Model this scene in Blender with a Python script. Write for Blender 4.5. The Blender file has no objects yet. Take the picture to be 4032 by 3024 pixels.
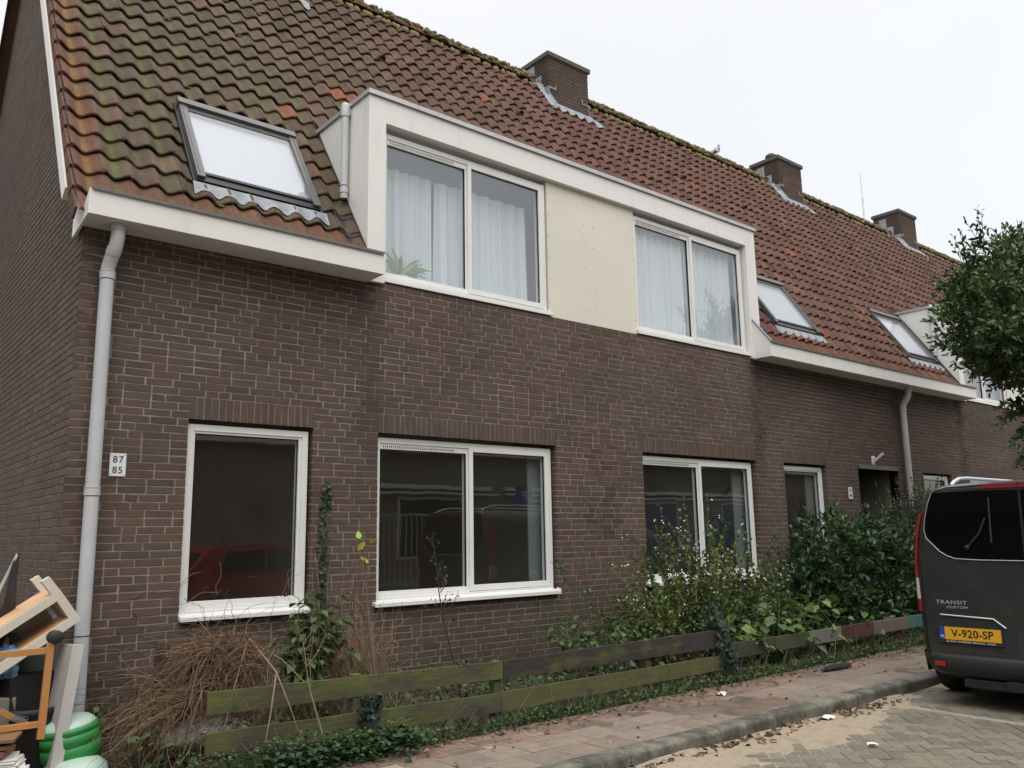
import bpy, math, random
import numpy as np
from mathutils import Matrix, Vector
random.seed(7); rng = np.random.default_rng(11)
SC = bpy.context.scene; COL = SC.collection
R_ = math.radians
# ------------------------------------------------------------------ camera, sky, sun, exposure
cam_d = bpy.data.cameras.new('camera'); cam = bpy.data.objects.new('camera', cam_d); COL.objects.link(cam)
cam_d.sensor_width = 36; cam_d.lens = 29.754; cam_d.clip_start = .05; cam_d.clip_end = 2000
def cam_axes(yaw, pitch, roll):
    cy, sy, cp, sp = math.cos(yaw), math.sin(yaw), math.cos(pitch), math.sin(pitch)
    f = np.array([sy*cp, cy*cp, sp]); r = np.array([cy, -sy, 0.]); u = np.cross(r, f)
    c, s = math.cos(roll), math.sin(roll)
    return c*r + s*u, -s*r + c*u, f
r, u, f = cam_axes(.69349, .17757, -.01668)
CAM = np.array([-4.162, -7.029, 1.57])
cam.matrix_world = Matrix(((r[0], u[0], -f[0], CAM[0]), (r[1], u[1], -f[1], CAM[1]), (r[2], u[2], -f[2], CAM[2]), (0, 0, 0, 1)))
SC.camera = cam
SC.render.resolution_x = 1024; SC.render.resolution_y = 768
SUN_EL, SUN_AZ = R_(52), R_(205)      # azimuth from +Y clockwise
world = bpy.data.worlds.new('World'); SC.world = world; world.use_nodes = True
nt = world.node_tree; nt.nodes.clear()
def wn(t, **k):
    n = nt.nodes.new(t)
    for a, b in k.items(): setattr(n, a, b)
    return n
sky = wn('ShaderNodeTexSky', sky_type='NISHITA', sun_disc=False); sky.sun_elevation = SUN_EL; sky.sun_rotation = SUN_AZ
bg1 = wn('ShaderNodeBackground'); bg1.inputs[1].default_value = .05
nt.links.new(sky.outputs[0], bg1.inputs[0])
tc = wn('ShaderNodeTexCoord'); sep = wn('ShaderNodeSeparateXYZ'); nt.links.new(tc.outputs['Generated'], sep.inputs[0])
ramp = wn('ShaderNodeValToRGB'); cr = ramp.color_ramp           # overcast luminance: brighter towards the zenith
cr.elements[0].position = 0.0; cr.elements[0].color = (.25, .238, .215, 1)
cr.elements[1].position = 1.0; cr.elements[1].color = (1, .985, .965, 1)
e = cr.elements.new(.16); e.color = (.325, .311, .284, 1); e = cr.elements.new(.36); e.color = (.345, .335, .313, 1); e = cr.elements.new(.6); e.color = (.375, .367, .348, 1)
nt.links.new(sep.outputs['Z'], ramp.inputs[0])
nz = wn('ShaderNodeTexNoise'); nz.inputs['Scale'].default_value = 2.2; nz.inputs['Detail'].default_value = 4
nt.links.new(tc.outputs['Generated'], nz.inputs['Vector'])
mr = wn('ShaderNodeMapRange'); mr.inputs[1].default_value = .3; mr.inputs[2].default_value = .7; mr.inputs[3].default_value = .955; mr.inputs[4].default_value = 1.045
nt.links.new(nz.outputs[0], mr.inputs[0])
mul = wn('ShaderNodeVectorMath', operation='SCALE'); nt.links.new(ramp.outputs[0], mul.inputs[0]); nt.links.new(mr.outputs[0], mul.inputs['Scale'])
bg2 = wn('ShaderNodeBackground'); bg2.inputs[1].default_value = 1.95
nt.links.new(mul.outputs[0], bg2.inputs[0])
add = wn('ShaderNodeAddShader'); out = wn('ShaderNodeOutputWorld')
nt.links.new(bg1.outputs[0], add.inputs[0]); nt.links.new(bg2.outputs[0], add.inputs[1]); nt.links.new(add.outputs[0], out.inputs[0])
sd = bpy.data.lights.new('sun', 'SUN'); sd.energy = 1.2; sd.angle = R_(60); sd.color = (1, .97, .93)
sun = bpy.data.objects.new('sun', sd); COL.objects.link(sun)
dirv = Vector((math.sin(SUN_AZ)*math.cos(SUN_EL), math.cos(SUN_AZ)*math.cos(SUN_EL), math.sin(SUN_EL)))
sun.rotation_euler = dirv.to_track_quat('Z', 'Y').to_euler()
SC.view_settings.view_transform = 'Standard'; SC.view_settings.look = 'None'; SC.view_settings.exposure = 0.3; SC.view_settings.gamma = 1

# ------------------------------------------------------------------ materials
def mat(name, col, rough=.6, metal=0., tint=False, var=0., vscale=6., mix=(), bump=0., bscale=60., spec=.5, coat=0., stretch=None, transl=0.):
    """col base colour; tint: multiply by the face attribute; var: brightness noise; mix: [(colour, scale, lo, hi, amount, stretch)] noise masked patches."""
    m = bpy.data.materials.new(name); m.use_nodes = True; t = m.node_tree; N = t.nodes; L = t.links
    b = N['Principled BSDF']; b.inputs['Roughness'].default_value = rough; b.inputs['Metallic'].default_value = metal
    b.inputs['Specular IOR Level'].default_value = spec; b.inputs['Coat Weight'].default_value = coat; b.inputs['Coat Roughness'].default_value = .08
    tcn = N.new('ShaderNodeTexCoord'); vec = tcn.outputs['Object']
    rgb = N.new('ShaderNodeRGB'); rgb.outputs[0].default_value = (*col, 1); cur = rgb.outputs[0]
    if tint:
        a = N.new('ShaderNodeAttribute'); a.attribute_name = 'tint'
        mm = N.new('ShaderNodeMix'); mm.data_type = 'RGBA'; mm.blend_type = 'MULTIPLY'; mm.inputs[0].default_value = 1
        L.new(cur, mm.inputs[6]); L.new(a.outputs['Color'], mm.inputs[7]); cur = mm.outputs[2]
    def noise(scale, st=None, det=5):
        n = N.new('ShaderNodeTexNoise'); n.inputs['Scale'].default_value = scale; n.inputs['Detail'].default_value = det; n.inputs['Roughness'].default_value = .6
        if st:
            mp = N.new('ShaderNodeMapping'); mp.inputs['Scale'].default_value = st; L.new(vec, mp.inputs[0]); L.new(mp.outputs[0], n.inputs['Vector'])
        else: L.new(vec, n.inputs['Vector'])
        return n.outputs[0]
    for mx in mix:
        c2, s, lo, hi, amt = mx[:5]; st = mx[5] if len(mx) > 5 else None
        q = N.new('ShaderNodeMapRange'); q.inputs[1].default_value = lo; q.inputs[2].default_value = hi; q.inputs[3].default_value = 0; q.inputs[4].default_value = amt
        L.new(noise(s, st), q.inputs[0])
        mm = N.new('ShaderNodeMix'); mm.data_type = 'RGBA'; L.new(q.outputs[0], mm.inputs[0]); L.new(cur, mm.inputs[6]); mm.inputs[7].default_value = (*c2, 1); cur = mm.outputs[2]
    if var:
        q = N.new('ShaderNodeMapRange'); q.inputs[1].default_value = .25; q.inputs[2].default_value = .75; q.inputs[3].default_value = 1-var; q.inputs[4].default_value = 1+var
        L.new(noise(vscale, stretch), q.inputs[0])
        sc = N.new('ShaderNodeVectorMath'); sc.operation = 'SCALE'; L.new(cur, sc.inputs[0]); L.new(q.outputs[0], sc.inputs['Scale']); cur = sc.outputs[0]
    L.new(cur, b.inputs['Base Color'])
    if bump:
        bp = N.new('ShaderNodeBump'); bp.inputs['Strength'].default_value = 1; bp.inputs['Distance'].default_value = bump
        L.new(noise(bscale, stretch), bp.inputs['Height']); L.new(bp.outputs[0], b.inputs['Normal'])
    if transl:
        tr = N.new('ShaderNodeBsdfTranslucent'); L.new(cur, tr.inputs[0]); ms = N.new('ShaderNodeMixShader'); ms.inputs[0].default_value = transl
        L.new(b.outputs[0], ms.inputs[1]); L.new(tr.outputs[0], ms.inputs[2]); L.new(ms.outputs[0], N['Material Output'].inputs[0])
    return m
def glass_mat(name, ior=1.75, tintc=(.9, .94, .93), film=0., haze_col=(.6, .65, .68), wav=.0):
    m = bpy.data.materials.new(name); m.use_nodes = True; t = m.node_tree; N = t.nodes; L = t.links
    N.remove(N['Principled BSDF'])
    tr = N.new('ShaderNodeBsdfTransparent'); tr.inputs[0].default_value = (*tintc, 1)
    gl = N.new('ShaderNodeBsdfGlossy'); gl.inputs['Roughness'].default_value = 0.0
    fr = N.new('ShaderNodeFresnel'); ge = N.new('ShaderNodeNewGeometry'); io = N.new('ShaderNodeMapRange'); io.inputs[3].default_value = ior; io.inputs[4].default_value = 1/ior; L.new(ge.outputs['Backfacing'], io.inputs[0]); L.new(io.outputs[0], fr.inputs[0])
    if wav:
        n = N.new('ShaderNodeTexNoise'); n.inputs['Scale'].default_value = 1.3; bp = N.new('ShaderNodeBump'); bp.inputs['Distance'].default_value = wav
        tcn = N.new('ShaderNodeTexCoord'); L.new(tcn.outputs['Object'], n.inputs['Vector']); L.new(n.outputs[0], bp.inputs['Height']); L.new(bp.outputs[0], gl.inputs['Normal'])
    mx = N.new('ShaderNodeMixShader'); L.new(fr.outputs[0], mx.inputs[0]); L.new(tr.outputs[0], mx.inputs[1]); L.new(gl.outputs[0], mx.inputs[2])
    o = mx.outputs[0]
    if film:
        d = N.new('ShaderNodeBsdfDiffuse'); d.inputs[0].default_value = (*haze_col, 1); m2 = N.new('ShaderNodeMixShader'); m2.inputs[0].default_value = film  # diffuse haze painted in for pale reflections, with slight dirt on lower panes
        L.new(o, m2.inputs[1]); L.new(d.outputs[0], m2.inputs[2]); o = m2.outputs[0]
    L.new(o, N['Material Output'].inputs[0]); return m
GREEN_ALG = (.045, .06, .018)
MT = dict(
 brick=mat('brick', (1, 1, 1), .9, spec=.2, tint=True, var=.14, vscale=14, bump=.0022, bscale=90, mix=[((.055, .045, .036), 1.3, .56, .8, .4), ((.26, .24, .22), 26, .68, .78, .4), ((.09, .070, .060), .55, .42, .62, .45)]),
 mortar=mat('mortar', (.255, .218, .188), .95, tint=True, var=.25, vscale=9, bump=.002, bscale=120),
 mortar_dark=mat('mortar_dark', (.20, .168, .14), .95, tint=True, var=.25, vscale=9),
 tile=mat('clay_tile', (1, 1, 1), .85, spec=.25, tint=True, var=.2, vscale=9, bump=.002, bscale=55,
          mix=[((.075, .072, .034), 3.2, .55, .75, .35), ((.022, .020, .016), 17, .62, .68, .85), ((.17, .15, .12), 40, .7, .8, .4)]),
 lead=mat('lead', (.25, .27, .29), .6, .2, var=.3, vscale=12, bump=.004, bscale=12),
 concrete=mat('concrete', (.095, .09, .08), .95, var=.3, vscale=14, bump=.006, bscale=40, mix=[((.05, .055, .035), 6, .5, .7, .6)]),
 moss=mat('moss', (.135, .135, .068), 1., tint=True, var=.4, vscale=30, bump=.01, bscale=60),
 white=mat('white_paint', (.76, .74, .70), .45, var=.035, vscale=1.5, mix=[((.46, .44, .37), 6, .55, .8, .30, (1, 1, .22)), ((.40, .39, .33), 1.2, .6, .8, .18)]),
 frame=mat('window_paint', (.74, .74, .71), .4, var=.04, vscale=4, mix=[((.42, .40, .34), 14, .66, .8, .3)]),
 cream=mat('cream_panel', (.70, .665, .56), .5, var=.05, vscale=1.2, mix=[((.5, .48, .36), 2.5, .6, .85, .35)]),
 greymetal=mat('grey_metal', (.12, .117, .112), .4, .4, var=.1, vscale=8),
 darkmetal=mat('dark_metal', (.016, .016, .016), .4, .2),
 trim=mat('roof_trim', (.16, .155, .15), .6, .2, var=.2, vscale=20),
 alu=mat('aluminium', (.5, .5, .48), .45, .5, var=.15, vscale=20),
 pvc=mat('grey_pvc', (.50, .51, .52), .4, var=.07, vscale=5, mix=[((.2, .2, .17), 12, .66, .78, .3)]),
 black=mat('black', (.008, .008, .008), .6),
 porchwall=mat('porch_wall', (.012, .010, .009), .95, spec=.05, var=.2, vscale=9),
 interior=mat('interior', (.20, .185, .155), .9, spec=.1),
 interior_light=mat('interior_light', (.55, .58, .60), .9),
 curtain=mat('curtain', (.82, .87, .88), .9, transl=.15),
 blind=mat('blind', (.40, .425, .46), .8, var=.04, vscale=3),
 slat=mat('slat', (.028, .038, .05), .6, spec=.1), drape=mat('drape', (.16, .18, .18), .9),
 glass=glass_mat('glass', 2.1, film=.02, haze_col=(.5, .48, .42), wav=.0012), glass_up=glass_mat('glass_up', 2.6, (.95, .97, .98), film=.08, haze_col=(.62, .70, .76)), glass_sky=glass_mat('glass_sky', 2.3, (.95, .97, .98), film=.10, haze_col=(.86, .88, .91)),
 wood_green=mat('mossy_wood', (.062, .055, .040), .9, tint=True, var=.3, vscale=8, stretch=(1, 6, 6), bump=.003, bscale=20,
                mix=[((.095, .108, .026), 2.0, .40, .60, .85, (1, 1, 2.5)), ((.022, .02, .018), 5, .6, .72, .6)]),
 wood_dark=mat('dark_wood', (.038, .032, .028), .9, tint=True, var=.3, vscale=8, stretch=(1, 6, 6), bump=.003, bscale=20, mix=[((.085, .090, .022), 2.6, .52, .66, .8, (1, 1, 2.5))]),
 wood_paint=mat('painted_wood', (1, 1, 1), .8, tint=True, var=.15, vscale=9, mix=[((.1, .09, .07), 10, .62, .72, .7)]),
 post=mat('dark_post', (.045, .03, .024), .9, var=.3, vscale=9, stretch=(6, 6, 1), bump=.002, bscale=30),
 soil=mat('soil', (.05, .04, .028), 1., var=.4, vscale=7, bump=.02, bscale=25, mix=[((.10, .085, .06), 2, .5, .7, .5)]),
 ground=mat('ground', (.08, .078, .07), 1., var=.2, vscale=.4),
 paver=mat('paver', (1, 1, 1), .92, tint=True, var=.25, vscale=25, bump=.003, bscale=80, mix=[((.21, .165, .115), 1.6, .5, .75, .55), ((.16, .15, .135), 60, .6, .75, .4)]),
 slab=mat('slab', (1, 1, 1), .92, tint=True, var=.2, vscale=16, bump=.002, bscale=90, mix=[((.27, .20, .145), 1.5, .42, .7, .6), ((.24, .165, .13), 1.9, .48, .68, .45), ((.08, .07, .055), 7, .58, .72, .6)]),
 sand_pink=mat('sandy_soil', (.165, .115, .085), 1., var=.3, vscale=12, bump=.008, bscale=50, mix=[((.07, .055, .038), 6, .45, .65, .8)]),
 sand=mat('sand', (.32, .26, .185), 1., var=.2, vscale=20, bump=.004, bscale=70, mix=[((.12, .095, .065), 5, .55, .75, .6)]),
 kerb=mat('kerb', (.19, .175, .145), .95, var=.3, vscale=30, bump=.006, bscale=60, mix=[((.045, .048, .034), 4, .38, .6, .85), ((.25, .2, .14), 4, .62, .75, .5)]),
 leaf=mat('leaf', (1.25, 1.25, 1.25), .48, tint=True, spec=.4, transl=.2),
 leaf_gloss=mat('leaf_gloss', (1., 1., 1.), .40, tint=True, spec=.5, transl=.18),
 stem=mat('stem', (1, 1, 1), .85, tint=True, var=.2, vscale=20),
 berry=mat('berry', (.85, .84, .78), .45),
 deadleaf=mat('dead_leaf', (1, 1, 1), .85, tint=True),
 paper=mat('paper', (.7, .69, .63), .8, tint=True, var=.06, vscale=30),
 cloth=mat('black_cloth', (.012, .012, .013), .9, bump=.01, bscale=14),
 shelf=mat('cream_laminate', (.60, .55, .45), .5, var=.04, vscale=5), birch=mat('birch_board', (.60, .36, .18), .5, var=.12, vscale=5, stretch=(1, 9, 1)),
 beech=mat('beech', (.46, .22, .07), .4, var=.1, vscale=6), brownboard=mat('brown_board', (.20, .10, .05), .6, var=.15, vscale=6),
 greyboard=mat('white_board', (.52, .50, .46), .5, var=.04, vscale=4),
 greentub=mat('green_plastic', (.035, .24, .06), .4, var=.12, vscale=4), minttub=mat('mint_plastic', (.42, .55, .46), .35, var=.12, vscale=6),
 greybin=mat('grey_plastic', (.20, .22, .23), .45), blueblag=mat('blue_bag', (.12, .32, .6), .3, var=.5, vscale=14, mix=[((.6, .65, .7), 9, .5, .6, .9)], bump=.02, bscale=16),
 vanpaint=mat('van_paint', (.036, .036, .036), .30, .2, coat=.6, spec=.4, mix=[((.085, .08, .07), 3, .5, .8, .35)], var=.1, vscale=12), vanplastic=mat('van_plastic', (.022, .022, .023), .65, bump=.0006, bscale=300),
 vanglass=mat('van_glass', (.003, .0035, .0035), .03, spec=.3), rubber=mat('rubber', (.014, .014, .014), .85, bump=.004, bscale=30),
 chrome=mat('chrome', (.55, .55, .55), .22, 1.), silver=mat('silver_rail', (.62, .63, .64), .35, .5),
 redlamp=mat('red_lamp', (.30, .010, .016), .15, coat=.5), redpaint=mat('red_trim', (.24, .012, .02), .3, coat=.5), clearlamp=mat('clear_lamp', (.5, .48, .48), .15, coat=.5),
 plate=mat('plate_yellow', (.72, .38, .02), .45), plateblue=mat('plate_blue', (.015, .06, .32), .4), ink=mat('ink', (.01, .01, .01), .5), whiteink=mat('white_ink', (.75, .75, .75), .5),
 signwhite=mat('enamel', (.70, .73, .75), .35, mix=[((.3, .28, .26), 25, .68, .76, .5)]), signblue=mat('sign_blue', (.01, .06, .35), .4), steel=mat('steel', (.3, .3, .3), .5, .5),
 carred=mat('car_red', (.42, .025, .022), .25, coat=.6), feather=mat('feather', (.26, .25, .27), .8, var=.2, vscale=30), featherlight=mat('feather_light', (.5, .5, .5), .8), beak=mat('beak', (.3, .12, .08), .6),
 flower=mat('pink_petal', (.75, .12, .13), .6), joint=mat('joint_filler', (.06, .018, .014), .8), rope=mat('wire', (.3, .3, .3), .4, .7),
)
# ------------------------------------------------------------------ mesh builder
class MB:
    def __init__(s): s.ch = []
    def add(s, V, F, tint=(1, 1, 1), mi=0, smooth=False):
        V = np.asarray(V, float).reshape(-1, 3)
        if isinstance(F, np.ndarray): groups = {F.shape[1]: F}
        else:
            groups = {}
            for q in F: groups.setdefault(len(q), []).append(q)
            groups = {k: np.array(v) for k, v in groups.items()}
        tint = np.asarray(tint, float); first = True; off = 0
        for k, Fa in groups.items():
            tt = tint if tint.ndim == 2 else np.tile(tint, (len(Fa), 1))
            s.ch.append([V if first else None, Fa, tt[:len(Fa)], mi, smooth]); first = False
        return s
    def tf(s, M, n0=0):
        M = np.array(M)
        for c in s.ch[n0:]:
            if c[0] is not None: c[0] = c[0] @ M[:3, :3].T + M[:3, 3]
        return s
    def merge(s, o): s.ch += [[None if c[0] is None else c[0].copy(), *c[1:]] for c in o.ch]; return s
    def box(s, x0, x1, y0, y1, z0, z1, tint=(1, 1, 1), mi=0):
        V = [(x, y, z) for z in (z0, z1) for y in (y0, y1) for x in (x0, x1)]
        return s.add(V, np.array([(0, 2, 3, 1), (4, 5, 7, 6), (0, 1, 5, 4), (2, 6, 7, 3), (0, 4, 6, 2), (1, 3, 7, 5)]), tint, mi)
    def prism(s, pts, a, b, axis=0, tint=(1, 1, 1), mi=0):
        """polygon pts in the two other axes (in cyclic order y,z / z,x / x,y) extruded along axis from a to b"""
        n = len(pts); V = []
        for c in (a, b):
            for p, q in pts:
                V.append({0: (c, p, q), 1: (q, c, p), 2: (p, q, c)}[axis])
        F = [tuple(range(n))[::-1], tuple(range(n, 2*n))] + [(i, (i+1) % n, n+(i+1) % n, n+i) for i in range(n)]
        if b < a: F = [q[::-1] for q in F]
        return s.add(V, F, tint, mi)
    def tube(s, P, rad, n=8, tint=(1, 1, 1), mi=0, cap=True, smooth=True):
        P = np.asarray(P, float); m = len(P); rad = np.broadcast_to(np.asarray(rad, float), (m,))
        T = np.gradient(P, axis=0); T /= np.linalg.norm(T, axis=1)[:, None]+1e-12
        up = np.array([0, 0, 1.]) if abs(T[0][2]) < .9 else np.array([1., 0, 0])
        a = np.arange(n)*2*np.pi/n; V = []
        A = np.cross(T[0], up); A /= np.linalg.norm(A)
        for i in range(m):
            A = A - T[i]*(A@T[i]); A /= np.linalg.norm(A)+1e-12; B = np.cross(T[i], A)
            V.append(P[i] + rad[i]*(np.cos(a)[:, None]*A + np.sin(a)[:, None]*B))
        V = np.concatenate(V); i = np.arange(m-1)[:, None]*n; j = np.arange(n)[None]; j2 = (j+1) % n
        F = np.stack([i+j, i+j2, i+n+j2, i+n+j], -1).reshape(-1, 4)
        s.add(V, F, tint, mi, smooth)
        if cap and n > 2:
            s.add(V[:n], [tuple(range(n))[::-1]], tint, mi); s.add(V[-n:], [tuple(range(n))], tint, mi)
        return s
    def lathe(s, prof, n=20, c=(0, 0, 0), axis='z', tint=(1, 1, 1), mi=0, smooth=True):
        a = np.arange(n)*2*np.pi/n; V = []
        for rr, h in prof:
            x, y = rr*np.cos(a), rr*np.sin(a); z = np.full(n, h)
            V.append(np.stack({'z': (x, y, z), 'y': (x, z, -y), 'x': (z, x, y)}[axis], 1))
        V = np.concatenate(V)+np.array(c); m = len(prof); i = np.arange(m-1)[:, None]*n; j = np.arange(n)[None]; j2 = (j+1) % n
        return s.add(V, np.stack([i+j, i+j2, i+n+j2, i+n+j], -1).reshape(-1, 4), tint, mi, smooth)
    def blob(s, c, rad, n=8, m=5, noise=.15, tint=(1, 1, 1), mi=0):
        rad = np.broadcast_to(rad, (3,)); V = [(0, 0, 1)]
        for i in range(1, m):
            for j in range(n):
                a, b = math.pi*i/m, 2*math.pi*j/n; V.append((math.sin(a)*math.cos(b), math.sin(a)*math.sin(b), math.cos(a)))
        V.append((0, 0, -1)); V = np.array(V)*(1+noise*rng.uniform(-1, 1, (len(V), 1)))*rad+np.array(c)
        F = [(0, 1+j, 1+(j+1) % n) for j in range(n)]
        for i in range(m-2):
            for j in range(n): F.append((1+i*n+j, 1+(i+1)*n+j, 1+(i+1)*n+(j+1) % n, 1+i*n+(j+1) % n))
        F += [(len(V)-1, 1+(m-2)*n+(j+1) % n, 1+(m-2)*n+j) for j in range(n)]
        return s.add(V, F, tint, mi, True)
    def build(s, name, mats, parent=None, org=None, bevel=0, recalc=False):
        if not isinstance(mats, (list, tuple)): mats = [mats]
        if org is None: org = ORG.get(parent.name, (0, 0, 0)) if parent else (0, 0, 0)
        Vs, loops, lt, ti, mi_, sm = [], [], [], [], [], []; nv = 0; base = 0
        for V, F, t, mi, smooth in s.ch:
            if V is not None: base = nv; Vs.append(V); nv += len(V)
            loops.append((F+base).ravel()); lt.append(np.full(len(F), F.shape[1])); ti.append(t); mi_.append(np.full(len(F), mi)); sm.append(np.full(len(F), smooth))
        V = np.concatenate(Vs)-np.array(org); loops = np.concatenate(loops); lt = np.concatenate(lt)
        me = bpy.data.meshes.new(name); me.vertices.add(len(V)); me.vertices.foreach_set('co', V.astype(np.float32).ravel())
        me.loops.add(len(loops)); me.loops.foreach_set('vertex_index', loops.astype(np.int32))
        me.polygons.add(len(lt)); ls = np.concatenate([[0], np.cumsum(lt)[:-1]]); me.polygons.foreach_set('loop_start', ls.astype(np.int32))
        me.polygons.foreach_set('material_index', np.concatenate(mi_).astype(np.int32)); me.polygons.foreach_set('use_smooth', np.concatenate(sm))
        me.update(calc_edges=True)
        T = np.concatenate(ti); at = me.attributes.new('tint', 'FLOAT_COLOR', 'CORNER')
        Tc = np.repeat(np.hstack([T, np.ones((len(T), 1))]), lt, 0); at.data.foreach_set('color', Tc.astype(np.float32).ravel())
        for m in mats: me.materials.append(MT[m] if isinstance(m, str) else m)
        o = bpy.data.objects.new(name, me); COL.objects.link(o)
        if parent: o.parent = parent
        else: o.location = org
        ORG[o.name] = tuple(org)
        if bevel:
            bm = o.modifiers.new('bevel', 'BEVEL'); bm.width = bevel; bm.segments = 2; bm.limit_method = 'ANGLE'
        return o
ORG = {}
def thing(name, loc, label, cat, group=None):
    o = bpy.data.objects.new(name, None); COL.objects.link(o); o.location = loc; ORG[o.name] = tuple(loc); o.empty_display_size = .3
    return tag(o, label, cat, group)
def tag(o, label, cat, group=None):
    o['label'] = label; o['category'] = cat
    if group: o['group'] = group
    return o
def struct(o, kind='structure'): o['kind'] = kind; return o
def text_mb(txt, size, M, extr=.002, spacing=1., align='CENTER', shear=0, sx=1., bold=0.):
    cu = bpy.data.curves.new('t', 'FONT'); cu.body = txt; cu.size = size; cu.extrude = extr; cu.space_character = spacing; cu.align_x = align; cu.align_y = 'CENTER'; cu.shear = shear; cu.offset = bold
    cu.resolution_u = 3
    o = bpy.data.objects.new('t', cu); COL.objects.link(o); bpy.context.view_layer.update()
    me = bpy.data.meshes.new_from_object(o.evaluated_get(bpy.context.evaluated_depsgraph_get()))
    V = np.array([v.co for v in me.vertices]); V[:, 0] *= sx; F = [tuple(p.vertices) for p in me.polygons]
    bpy.data.objects.remove(o); bpy.data.curves.remove(cu); bpy.data.meshes.remove(me)
    mb = MB()
    mb.add(V, F); return mb.tf(M)
def face_mat(x, y, n, p):
    return np.array([[x[0], y[0], n[0], p[0]], [x[1], y[1], n[1], p[1]], [x[2], y[2], n[2], p[2]], [0, 0, 0, 1]], float)

# ------------------------------------------------------------------ ground, road, kerb, pavement
ZG = .10
g = MB(); g.add([(-300, -300, -.06), (600, -300, -.06), (600, 500, -.06), (-300, 500, -.06)], np.array([(0, 1, 2, 3)])); struct(g.build('ground', 'ground'))
def hf(x0, x1, y0, y1, nx, ny, fn, smooth=True):
    X, Y = np.meshgrid(np.linspace(x0, x1, nx), np.linspace(y0, y1, ny)); Z = fn(X, Y)
    V = np.stack([X, Y, Z], -1).reshape(-1, 3); i = np.arange(ny-1)[:, None]*nx; j = np.arange(nx-1)[None]
    F = np.stack([i+j, i+j+1, i+nx+j+1, i+nx+j], -1).reshape(-1, 4)
    mb = MB(); mb.add(V, F, smooth=smooth); return mb
def vnoise(X, Y, sc, seed=0):
    out = np.zeros_like(X); amp = 1.; tot = 0
    for o in range(4):
        s = sc*2**o; xi = np.floor(X*s).astype(int); yi = np.floor(Y*s).astype(int); fx = X*s-xi; fy = Y*s-yi; fx = fx*fx*(3-2*fx); fy = fy*fy*(3-2*fy)
        h = lambda a, b: (np.sin(a*127.1+b*311.7+seed*17.3+o*5.1)*43758.5453) % 1.
        out += amp*((h(xi, yi)*(1-fx)+h(xi+1, yi)*fx)*(1-fy)+(h(xi, yi+1)*(1-fx)+h(xi+1, yi+1)*fx)*fy); tot += amp; amp *= .5
    return out/tot
# garden strip and the plot beside the gable
struct(hf(-30, 45, -1.86, 12, 300, 60, lambda X, Y: ZG-.03+.06*vnoise(X, Y, 1.5)-.10*np.clip((-Y-1.72)*8, 0, 1)).build('garden_soil', 'soil'))
# road: pavers laid herringbone
pv = MB(); bx, by = .21, .105; V, F, T = [], [], []
a45 = R_(45)
def paver(cx, cy, ang, w, h, tint, z=0.):
    c, s = math.cos(ang), math.sin(ang); k = len(V); dz = random.uniform(-.0025, .0025); tx, ty = random.uniform(-.008, .008), random.uniform(-.008, .008)
    w -= .007; h -= .007
    for (ux, uy, zz, q) in ((-1, -1, 0, 1), (1, -1, 0, 1), (1, 1, 0, 1), (-1, 1, 0, 1), (-1, -1, -.004, 0), (1, -1, -.004, 0), (1, 1, -.004, 0), (-1, 1, -.004, 0)):
        lx, ly = ux*(w/2-(.004 if q else 0)), uy*(h/2-(.004 if q else 0))
        V.append((cx+lx*c-ly*s, cy+lx*s+ly*c, z+zz+dz+lx*tx+ly*ty))
    for q in ((0, 1, 2, 3), (4, 5, 1, 0), (5, 6, 2, 1), (6, 7, 3, 2), (7, 4, 0, 3)): F.append([k+t for t in q]); T.append(tint)
def ptint(): 
    b = random.uniform(.75, 1.2); return (.165*b, .148*b, .112*b)
def herring(region, ang):
    n = 120
    for k in range(-n, n):
        for m_ in range(-n, n):
            # horizontal brick occupying cells (x..x+2, y) where x = k + 4*m..., y = k ; vertical follows
            x = k + 4*m_; y = k
            for (cx, cy, an) in ((x+1, y+.5, 0), (x+2.5, y+0.0+0, 1)):
                if an: cx, cy = x+2.5, y
                X = cx*by; Y = cy*by
                c, s = math.cos(ang), math.sin(ang); gx, gy = X*c-Y*s+4, X*s+Y*c-5
                if region(gx, gy): paver(gx, gy, ang+(math.pi/2 if an else 0), bx, by, ptint())
herring(lambda x, y: -4.5 < x < 14 and -7.4 < y < -2.95, a45)
# light grey row marking the parking bay
bay0, bay1 = np.array([3.66, -3.1]), np.array([3.40, -7.3])
nrow = 20
for k in range(nrow):
    p = bay0+(bay1-bay0)*(k+.5)/nrow; b = random.uniform(.9, 1.1)
    paver(p[0], p[1], math.atan2(*(bay1-bay0)[::-1]), .215, .10, (.30*b, .28*b, .24*b), .0035)
for k in range(100):
    paver(-4.5+k*.21, -2.875, 0, .21, .105, ptint(), .001)
pv.add(V, np.array(F), np.array(T)); struct(pv.build('road', 'paver'))
rs = MB(); rs.add([(-60, -16, -.006), (80, -16, -.006), (80, -2.75, -.006), (-60, -2.75, -.006)], np.array([(0, 1, 2, 3)])); struct(rs.build('road_bed', 'sand'))
# far parts of the road in one plain sheet on both sides of the laid patch
rs = MB()
for x0, x1, y0, y1 in ((-60, -4.6, -12, -2.82), (14.1, 80, -12, -2.82), (-4.6, 14.1, -12, -7.5)): rs.box(x0, x1, y0, y1, -.02, .0005, (.11, .103, .088))
struct(rs.build('road_surface', 'paver'))
# kerb with rounded upper edge, in 1 m stones
kb = MB()
for k in range(-12, 40):
    x0 = k*1.0+.35; pr = [(-2.81, -.1), (-2.81, .07), (-2.806, .088), (-2.79, .102), (-2.765, .108), (-2.665, .108), (-2.665, -.1)][::-1]
    dz = random.uniform(-.003, .003); kb.prism([(a, b+dz) for a, b in pr], x0+.003, x0+.997, 0)
struct(kb.build('kerb', 'kerb', bevel=.004))
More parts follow.
